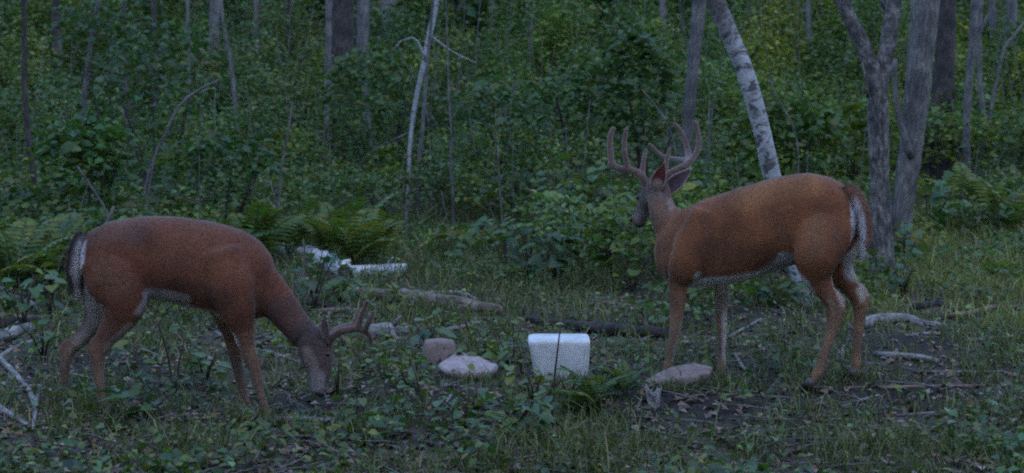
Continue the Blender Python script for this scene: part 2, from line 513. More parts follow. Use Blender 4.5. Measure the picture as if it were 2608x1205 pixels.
def tree(name, label, pix, rad_px, y, mat, top=7.0, crown=(1.3, 1.5, 350), limbs=(), group='trees at the edge of the clearing', sides=12, rough=0.16, base_py=None, extra=None, cat='tree', crown_base=None):
    """pix: trunk centreline in photo pixels from the base up, all at distance y (or per-point)"""
    ys = y if isinstance(y, (list, tuple)) else [y] * len(pix)
    pts = [at(px, py, yy) for (px, py), yy in zip(pix, ys)]
    rad = [r * .9 * yy / F for r, yy in zip(rad_px, ys)]
    b = pts[0]
    gz = float(H(b.x, b.y))
    # root the trunk in the ground
    if b.z > gz - 0.05:
        d = (pts[0] - pts[1]); d = d / max(abs(d.z), 1e-3)
        foot = pts[0] + d * (b.z - gz + 0.08)
        pts = [foot] + pts; rad = [rad[0] * 1.15] + rad
    d = (pts[-1] - pts[-2]).normalized(); d.z = max(d.z, 0.5)
    if top and pts[-1].z < top:
        k = (top - pts[-1].z) / d.z
        dx = d.copy(); dx.x *= 0.6; dx.y *= 0.6
        mid = pts[-1] + dx * k * 0.5
        end = pts[-1] + Vector((dx.x * 0.8, dx.y * 0.8, dx.z)) * k
        rl = rad[-1]
        pts += [mid, end]; rad += [rl * 0.75, rl * 0.3]
    root = empty(name, Vector((pts[0].x, pts[0].y, float(H(pts[0].x, pts[0].y)))), label, cat, group)
    tube('trunk', pts, rad, mat, root, sides=sides, step=0.1, rough=rough, seed=sum(map(ord, label)) % 97 * 0.13)
    for lp, lr, ly in limbs:
        lys = ly if isinstance(ly, (list, tuple)) else [ly] * len(lp)
        P = [at(px, py, yy) for (px, py), yy in zip(lp, lys)]
        R = [r * .88 * yy / F for r, yy in zip(lr, lys)]
        if P[-1].z > 2.0 and top:
            dd = (P[-1] - P[-2]).normalized()
            P += [P[-1] + dd * 0.9 + Vector((0, 0, 0.3)), P[-1] + dd * 1.7 + Vector((0, 0, 1.2))]; R += [R[-1] * 0.8, R[-1] * 0.4]
        tube('limb', P, R, mat, root, sides=9, step=0.07, rough=rough)
    if crown and top:
        e = pts[-1]
        rr, hh, n = crown
        sp = []
        for i in range(5):
            a = RNG.uniform(0, 6.28)
            s = pts[-2] + (e - pts[-2]) * RNG.uniform(-0.2, 0.8)
            t = s + Vector((math.cos(a) * rr * .7, math.sin(a) * rr * .7, RNG.uniform(.3, .9)))
            sp.append(([s, (s + t) / 2 + Vector((0, 0, .1)), t], [rad[-2] * .5, rad[-2] * .35, rad[-2] * .12]))
        for P_, R_ in sp[:3]:
            tube('limb', P_, R_, mat, root, sides=6, step=0.25)
        leaf_object('crown', [crown_leaves((e.x, e.y, e.z - 0.2), rr, hh, int(n * .45), base=crown_base)], M['leaf'], root)
    return root

# ================================================================== TREES
TG = 'trees at the edge of the clearing'
FG = 'trunks deep in the woods'
SG = 'thin saplings in the undergrowth'
tree('birch_tree', 'leaning white birch with black bark marks rising behind the standing deer',
     [(2052, 765), (2030, 690), (1968, 455), (1932, 300), (1893, 170), (1846, 60), (1806, -40)], [25, 25, 25, 25, 26, 26, 26], 10.75, M['birch'], top=7.5, group=TG, rough=0.06, sides=16)
tree('forked_tree', 'patchy grey forked tree just behind the standing deer rump',
     [(2243, 722), (2243, 640), (2240, 500), (2237, 330), (2236, 250), (2236, 215)], [38, 33, 30, 29, 28, 14], 12.0, M['bark_patch'], top=None, crown=None, group=TG, rough=0.2, sides=16,
     limbs=[([(2240, 330), (2233, 235), (2219, 170), (2190, 100), (2160, 40), (2135, -30)], [16, 24, 24, 22, 21, 20], 11.97),
            ([(2236, 330), (2240, 235), (2250, 175), (2262, 110), (2272, 20), (2278, -40)], [16, 23, 23, 24, 24, 24], [12.0, 12.0, 12.02, 12.05, 12.1, 12.1]),
            ([(2212, 250), (2202, 190), (2196, 160)], [5, 4, 3], 11.9),
            ([(2262, 30), (2248, 8), (2240, -10)], [9, 8, 7], 12.1)])
tree('tall_tree', 'thick smooth grey tree leaning slightly, beside the forked tree',
     [(2290, 660), (2296, 560), (2318, 390), (2340, 200), (2352, 60), (2358, -40)], [36, 30, 33, 36, 40, 42], 14.4, M['bark_grey'], top=9, crown=(1.8, 1.8, 500), group=TG, rough=0.07, sides=16,
     limbs=[([(2322, 400), (2296, 320), (2282, 250), (2278, 150)], [12, 10, 9, 8], 14.3)])
tree('dark_tree', 'dark rough-barked tree behind the thick smooth grey tree',
     [(2392, 450), (2398, 330), (2404, 200), (2410, 60), (2412, -40)], [44, 36, 31, 28, 27], 21, M['bark_dark'], top=9, crown=(2, 2, 500), group=TG,
     limbs=[([(2360, 470), (2352, 380), (2372, 300), (2396, 230)], [14, 15, 13, 10], 20.6), ([(2440, 440), (2436, 340), (2420, 260)], [12, 13, 10], 20.8)])
tree('slender_tree', 'slender grey trunk standing alone over the grass at the far edge',
     [(2462, 410), (2462, 300), (2470, 190), (2480, 80), (2484, -40)], [11, 11, 11, 12, 12], 19, M['bark_pale'], top=6, crown=(1, 1.2, 250), group=TG,
     limbs=[([(2474, 160), (2492, 90), (2520, 30), (2530, -30)], [8, 7, 6, 5], 19)])
tree('slender_tree', 'thin dark double stem right of the slender grey trunk',
     [(2500, 400), (2505, 300), (2496, 220), (2494, 100), (2500, -30)], [8, 8, 7, 7, 6], 20, M['bark_grey'], top=6, crown=(1, 1.2, 250), group=TG,
     limbs=[([(2510, 380), (2520, 300), (2540, 200), (2560, 120), (2600, 70)], [6, 6, 5, 5, 4], 20)])
tree('pale_tree', 'pale straight trunk seen through a gap at the frame edge',
     [(2572, 340), (2574, 180), (2576, 60), (2578, -40)], [16, 15, 15, 15], 26, M['bark_pale'], top=8, crown=(1.8, 1.8, 400), group=FG)
tree('pale_tree', 'tall pale grey trunk above the antlers of the standing deer',
     [(1742, 470), (1752, 330), (1764, 180), (1776, 60), (1782, -40)], [17, 17, 17, 19, 20], 17, M['bark_pale'], top=8, crown=(1.8, 1.8, 400), group=TG)
tree('slender_birch', 'slender white birch curving up out of the middle of the thicket',
     [(1040, 470), (1045, 360), (1058, 260), (1082, 150), (1098, 70), (1118, -30)], [5, 5.5, 6.5, 8, 8.5, 8], 17.2, M['birch_thin'], top=6.5, crown=(1.2, 1.2, 300), group=TG, rough=0.05,
     limbs=[([(1084, 150), (1050, 95), (1020, 105), (1000, 130)], [3, 2.5, 2, 1.5], 17.1), ([(1096, 90), (1150, 130), (1210, 160)], [3, 2.2, 1.5], 17.2)])
tree('thin_stem', 'thin grey stem crossing the slender white birch',
     [(1067, 585), (1063, 500), (1066, 420), (1076, 330), (1084, 220), (1092, 120), (1102, 10)], [6, 6, 6, 5.5, 5, 4.5, 4], 16.8, M['bark_pale'], top=4.5, crown=(.7, .8, 150), group=SG, rough=0.08)
tree('dark_tree', 'broad dark trunk rising through leaves left of the slender birch',
     [(868, 400), (868, 250), (870, 120), (872, -40)], [40, 35, 34, 34], 23, M['bark_dark'], top=9, crown=(2.2, 2.2, 500), group=FG)
tree('pale_tree', 'narrow pale trunk hugging the broad dark trunk on its near side',
     [(830, 400), (834, 250), (836, 120), (838, -40)], [9, 9, 9, 10], 22, M['bark_pale'], top=8, crown=(1.5, 1.5, 300), group=FG)
tree('pale_tree', 'pale trunk standing between the broad dark trunk and the slender birch',
     [(925, 350), (922, 150), (924, 60), (926, -40)], [19, 18, 17, 17], 26, M['bark_pale'], top=8, crown=(1.8, 1.8, 400), group=FG)
tree('dim_tree', 'dim grey trunk farthest back, touching the slender birch top',
     [(985, 330), (984, 150), (988, 60), (992, -40)], [24, 22, 22, 22], 29, M['bark_grey'], top=9, crown=(2, 2, 400), group=FG)
tree('dark_sapling', 'dark thin crooked trunk close to the photo edge above the grazing deer',
     [(86, 450), (74, 360), (64, 250), (62, 130), (60, -30)], [8, 8, 8, 7.5, 7], 15.5, M['bark_dark'], top=5.5, crown=(1, 1.1, 220), group=SG)
tree('pale_sapling', 'pale thin trunk leaning over the thicket near the dark thin trunk',
     [(206, 340), (218, 220), (232, 110), (252, 0), (258, -40)], [8, 8, 7, 7, 7], 19, M['bark_pale'], top=6, crown=(1, 1.1, 220), group=SG)
tree('dark_tree', 'dark stub of trunk showing at the top edge among leaves',
     [(146, 250), (143, 100), (142, -40)], [13, 12, 11], 26, M['bark_dark'], top=8, crown=(1.6, 1.6, 300), group=FG)
tree('dim_tree', 'dim trunk half hidden by leaves beyond the arching pale branch',
     [(536, 380), (540, 250), (544, 120), (548, -40)], [17, 16, 15, 14], 25, M['bark_grey'], top=8, crown=(1.6, 1.6, 300), group=FG)
tree('pale_sapling', 'pale thin trunk tilting beside the dim half hidden trunk',
     [(600, 280), (588, 160), (572, 80), (560, -30)], [6, 6, 5, 5], 22, M['bark_pale'], top=6, crown=(1, 1, 200), group=SG)
tree('pale_sapling', 'short pale sapling in the thicket under the pale trunk',
     [(945, 380), (936, 280), (930, 200), (924, 120), (920, -30)], [6, 6, 5, 5, 4], 20, M['bark_pale'], top=5, crown=(.8, .9, 180), group=SG)
tree('thin_stem', 'knobbly thin pale stem standing right of the slender birch',
     [(1155, 570), (1154, 500), (1148, 430), (1150, 360), (1146, 290)], [4.5, 4.5, 4, 3.5, 3], 16.2, M['bark_pale'], top=3.2, crown=(.5, .5, 110), group=SG, rough=0.2)
tree('thin_stem', 'forked bare stem rising from ferns behind the grazing deer neck',
     [(706, 560), (712, 500), (716, 430), (732, 350), (745, 260)], [4, 4, 3.5, 3, 2], 13.5, M['bark_pale'], top=None, crown=None, group=SG, rough=0.1,
     limbs=[([(708, 545), (698, 500), (688, 460)], [3, 2.5, 2], 13.5)])
tree('thin_stem', 'very thin bare stem between the birch and the deer antlers',
     [(1283, 600), (1276, 520), (1270, 430), (1268, 370)], [3, 3, 2.5, 2], 14.5, M['bark_pale'], top=None, crown=None, group=SG)
for i, (px, w, y, m, lab) in enumerate((
        (395, 9, 24, 'bark_dark', 'dark slim trunk over the arching pale branch'),
        (318, 6, 21, 'bark_dark', 'dark thin bare trunk between the pale leaning trunk and the arching branch'),
        (655, 9, 27, 'bark_grey', 'grey slim trunk second left of the broad dark trunk'),
        (735, 13, 28, 'bark_dark', 'dark slim trunk next left of the broad dark trunk'),
        (1255, 8, 30, 'bark_grey', 'distant grey trunk just right of the slender birch top'),
        (1440, 9, 31, 'bark_grey', 'distant grey trunk halfway from slender birch to leaning birch'),
        (1690, 10, 28, 'bark_grey', 'distant grey trunk left of the tall pale trunk'),
        (2060, 8, 29, 'bark_pale', 'distant pale trunk between leaning birch and forked tree'),
        (2530, 12, 28, 'bark_pale', 'distant pale trunk beside the thin double stem'),
        (480, 6, 23, 'bark_pale', 'distant pale thin trunk above the tip of the arching branch'))):
    tree('distant_tree', lab, [(px + 4, 380), (px + 3, 220), (px, 100), (px - 3, -40)], [w, w * .95, w * .9, w * .85], y, M[m], top=8, crown=(1.5, 1.6, 250), group=FG, sides=8)

# ================================================================== DEER
def loft(path, S, sq=2.3, sides=20, step=0.02, axis=None):
    """path: list of (Vector, side half width, in-plane half width). Returns verts, faces."""
    P, R = resample([p for p, _, _ in path], [(a, b) for _, a, b in path], step)
    T = norm(np.gradient(P, axis=0))
    if axis is not None: T = np.tile(norm(np.array(axis, float)), (len(P), 1))
    S = np.array(S, float)
    V = []
    ang = np.linspace(0, 2 * math.pi, sides, endpoint=False)
    ca, sa = np.cos(ang), np.sin(ang)
    e = 2.0 / sq
    ca = np.sign(ca) * np.abs(ca) ** e; sa = np.sign(sa) * np.abs(sa) ** e
    for i in range(len(P)):
        s = S - (S @ T[i]) * T[i]; s /= np.linalg.norm(s)
        u = np.cross(s, T[i])
        V.append(P[i] + np.outer(ca * R[i, 0], s) + np.outer(sa * R[i, 1], u))
    n = len(P)
    V = np.concatenate(V + [[P[0] - T[0] * R[0].min() * .4], [P[-1] + T[-1] * R[-1].min() * .4]])
    F_ = []
    for i in range(n - 1):
        for k in range(sides):
            k2 = (k + 1) % sides
            F_.append((i * sides + k, i * sides + k2, (i + 1) * sides + k2, (i + 1) * sides + k))
    a, b = n * sides, n * sides + 1
    for k in range(sides):
        k2 = (k + 1) % sides
        F_.append((a, k2, k)); F_.append((b, (n - 1) * sides + k, (n - 1) * sides + k2))
    return V, F_

def fuse(lofts, voxel, smooth):
    me = bpy.data.meshes.new('fuse')
    VV, FF = [], []
    off = 0
    for V, f in lofts:
        VV += [tuple(v) for v in V]; FF += [tuple(i + off for i in t) for t in f]; off += len(V)
    me.from_pydata(VV, [], FF)
    bm = bmesh.new(); bm.from_mesh(me); bmesh.ops.recalc_face_normals(bm, faces=bm.faces); bm.to_mesh(me); bm.free()
    o = bpy.data.objects.new('fuse', me); COL.objects.link(o)
    m = o.modifiers.new('r', 'REMESH'); m.mode = 'VOXEL'; m.voxel_size = voxel
    s = o.modifiers.new('s', 'SMOOTH'); s.factor = 0.5; s.iterations = smooth
    dg = bpy.context.evaluated_depsgraph_get()
    out = bpy.data.meshes.new_from_object(o.evaluated_get(dg))
    bpy.data.objects.remove(o); bpy.data.meshes.remove(me)
    out.polygons.foreach_set('use_smooth', np.ones(len(out.polygons), bool))
    return out

def relax(me, zlo, zhi, iters):
    """melt creases of the trunk; legs (below zlo) keep their joints"""
    n = len(me.vertices); m = len(me.edges)
    co = np.empty(n * 3, np.float32); me.vertices.foreach_get('co', co); co = co.reshape(-1, 3).astype(float)
    e = np.empty(m * 2, np.int32); me.edges.foreach_get('vertices', e); e = e.reshape(-1, 2)
    a = np.concatenate((e[:, 0], e[:, 1])); b = np.concatenate((e[:, 1], e[:, 0]))
    deg = np.maximum(np.bincount(a, minlength=n), 1)[:, None]
    w = np.clip((co[:, 2] - zlo) / (zhi - zlo), 0, 1)[:, None]
    for it in range(iters):
        for lam in (.6, -.56):
            avg = np.stack([np.bincount(a, co[b, k], n) for k in range(3)], 1) / deg
            co = co + (avg - co) * lam * w
    me.vertices.foreach_set('co', co.astype(np.float32).ravel())
    me.update()

def paint(me, base_fn, strokes):
    n = len(me.vertices)
    co = np.empty(n * 3, np.float32); me.vertices.foreach_get('co', co); co = co.reshape(-1, 3).astype(float)
    no = np.empty(n * 3, np.float32); me.vertices.foreach_get('normal', no); no = no.reshape(-1, 3).astype(float)
    C = base_fn(co, no)
    for a, b, r, c, s, nd in strokes:
        a = np.array(a); b = np.array(b); ab = b - a
        t = np.clip(((co - a) @ ab) / max(ab @ ab, 1e-9), 0, 1)
        d = np.linalg.norm(co - (a + t[:, None] * ab), axis=1) / r
        jit = np.array([mnoise.noise(Vector(p) * 26) for p in co]) * 0.16 if n < 300000 else 0
        w = np.clip((1.0 - (d + jit)) / 0.45, 0, 1) * s
        if nd is not None:
            w = w * np.clip((no @ np.array(nd)) * 1.6 + 0.25, 0, 1)
        C = C * (1 - w[:, None]) + np.array(c) * w[:, None]
    at_ = me.color_attributes.new('tint', 'FLOAT_COLOR', 'POINT')
    o = np.ones((n, 4), np.float32); o[:, :3] = C
    at_.data.foreach_set('color', o.ravel())

WHITE = (0.52, 0.5, 0.5); GREY = (0.2, 0.165, 0.15); TAN = (0.26, 0.15, 0.085); DARK = (0.045, 0.032, 0.028)

def hair(me, root, n, flow, length=.012, lift=.1):
    """short coat hairs lying along the body, coloured from the painted skin"""
    nv = len(me.vertices)
    co = np.empty(nv * 3, np.float32); me.vertices.foreach_get('co', co); co = co.reshape(-1, 3).astype(float)
    no = np.empty(nv * 3, np.float32); me.vertices.foreach_get('normal', no); no = no.reshape(-1, 3).astype(float)
    cl = np.empty(nv * 4, np.float32); me.color_attributes['tint'].data.foreach_get('color', cl); cl = cl.reshape(-1, 4)[:, :3].astype(float)
    k = RNG.integers(0, nv, n)
    P = co[k] + RNG.normal(0, .003, (n, 3)); N = no[k]
    P -= N * ((P - co[k]) * N).sum(1)[:, None]
    f = flow(P) + RNG.normal(0, .22, (n, 3))
    T = norm(f - (f * N).sum(1)[:, None] * N)
    D = norm(T + N * (lift * np.exp(RNG.normal(0, .4, n)))[:, None])
    S = norm(np.cross(D, N))
    L = (length * np.exp(RNG.normal(0, .3, n)))[:, None]
    w = .0011
    V = np.stack((P - S * w - N * .001, P + S * w - N * .001, P + D * L), 1).reshape(-1, 3)
    c = np.repeat(cl[k] * np.exp(RNG.normal(0, .09, (n, 1))) * 1.03, 3, axis=0)
    m2 = np_mesh('hair', V, np.arange(n * 3), np.full(n, 3), c)
    o = link('hair', m2, M['fur'], root)
    o['kind'] = 'stuff'
    return o

def ear(root, base, tip, facing, w, col_in=(0.17, 0.09, 0.085), col_out=(0.13, 0.085, 0.065)):
    """cupped leaf-shaped ear with thickness"""
    base = np.array(base); tip = np.array(tip); ax = tip - base; Ln = np.linalg.norm(ax); ax /= Ln
    fc = np.array(facing, float); fc -= (fc @ ax) * ax; fc /= np.linalg.norm(fc)
    sd = np.cross(ax, fc)
    V, Fc, C = [], [], []
    nu, nv = 12, 9
    for layer in (0, 1):
        for i in range(nu + 1):
            t = i / nu
            ww = w * (math.sin(math.pi * (0.16 + 0.84 * t) ** 0.85) ** 0.8) if t < 1 else 0.001
            for j in range(nv):
                s = j / (nv - 1) * 2 - 1
                cup = (1 - s * s) * (-0.55 * ww) * (1 - 0.5 * t)
                p = base + ax * t * Ln + sd * s * ww + fc * (cup - layer * 0.006 * (1 - abs(s) * 0.7)) + fc * 0.03 * t * t * -1
                V.append(p); C.append(col_in if layer == 0 and abs(s) < 0.82 else col_out if layer else (0.3, 0.24, 0.21))
    m = (nu + 1) * nv
    for layer in (0, 1):
        o = layer * m
        for i in range(nu):
            for j in range(nv - 1):
                q = [o + i * nv + j, o + i * nv + j + 1, o + (i + 1) * nv + j + 1, o + (i + 1) * nv + j]
                Fc += q if layer == 0 else q[::-1]
    for i in range(nu):
        for j in (0, nv - 1):
            q = [i * nv + j, (i + 1) * nv + j, m + (i + 1) * nv + j, m + i * nv + j]
            Fc += q if j == 0 else q[::-1]
    me = np_mesh('ear', np.array(V), Fc, np.full(len(Fc) // 4, 4), np.array(C), smooth=True)
    return link('ear', me, M['fur'], root)

def hoof(root, p, fwd, s=1.0):
    """cloven hoof: two toes, pointed forward"""
    p = np.array(p); fwd = np.array(fwd, float); fwd[2] = 0; fwd /= np.linalg.norm(fwd); sd = np.array((-fwd[1], fwd[0], 0))
    V, Fc, sz = [], [], []
    for k in (-1, 1):
        o = len(V)
        prof = [(-0.032, 0.0, 0.010), (0.0, 0.0, 0.013), (0.028, 0.0, 0.010), (0.05, 0.0, 0.003),
                (-0.022, 0.042, 0.011), (-0.002, 0.044, 0.013), (0.014, 0.04, 0.011), (0.024, 0.028, 0.004)]
        for f, z, w in prof:
            for e in (-1, 1):
                V.append(p + s * (fwd * f + sd * (k * 0.014 + e * w) + np.array((0, 0, z))))
        idx = lambda i, e: o + i * 2 + (0 if e < 0 else 1)
        for i in range(3):
            for e in (-1, 1):
                q = [idx(i, e), idx(i + 1, e), idx(i + 5, e), idx(i + 4, e)]; Fc += q if e < 0 else q[::-1]; sz.append(4)
            Fc += [idx(i + 4, -1), idx(i + 5, -1), idx(i + 5, 1), idx(i + 4, 1)]; sz.append(4)
            Fc += [idx(i, 1), idx(i + 1, 1), idx(i + 1, -1), idx(i, -1)]; sz.append(4)
        Fc += [idx(0, -1), idx(4, -1), idx(4, 1), idx(0, 1)]; sz.append(4)
        Fc += [idx(3, 1), idx(7, 1), idx(7, -1), idx(3, -1)]; sz.append(4)
    me = np_mesh('hoof', np.array(V), Fc, sz)
    return link('hoof', me, M['hoof'], root)

def ball(name, root, p, r, mat, sc=(1, 1, 1)):
    me = bpy.data.meshes.new(name)
    bm = bmesh.new(); bmesh.ops.create_uvsphere(bm, u_segments=14, v_segments=10, radius=r)
    for v in bm.verts: v.co = Vector((v.co.x * sc[0], v.co.y * sc[1], v.co.z * sc[2])) + Vector(p)
    for f in bm.faces: f.smooth = True
    bm.to_mesh(me); bm.free()
    return link(name, me, mat, root)

def antler(root, branches, label=None):
    lf = []
    for pts, r0, r1 in branches:
        n = len(pts); r0 *= 1.22; r1 *= 1.25
        path = [(Vector(p), r0 + (r1 - r0) * (i / (n - 1)) ** 1.3, r0 + (r1 - r0) * (i / (n - 1)) ** 1.3) for i, p in enumerate(pts)]
        d = (path[-1][0] - path[0][0]).normalized()
        S = np.cross(np.array(d), (0.3, 1, 0.2)); 
        lf.append(loft(path, S, 2.0, 12, 0.012))
    me = fuse(lf, 0.0045, 4)
    me.name = 'antler'
    o = link('antler', me, M['velvet'], root)
    return o

def leg(path_px, y, S):
    """path_px: (px, py, in-plane half width m, side half width m[, y])"""
    out = []
    for q in path_px:
        yy = q[4] if len(q) > 4 else y
        k = 1.0 if q[2] > .06 else .9 if q[2] > .04 else .86
        out.append((at(q[0], q[1], yy), q[3] * k, q[2] * k))
    return loft(out, S, 2.1, 16, 0.02)

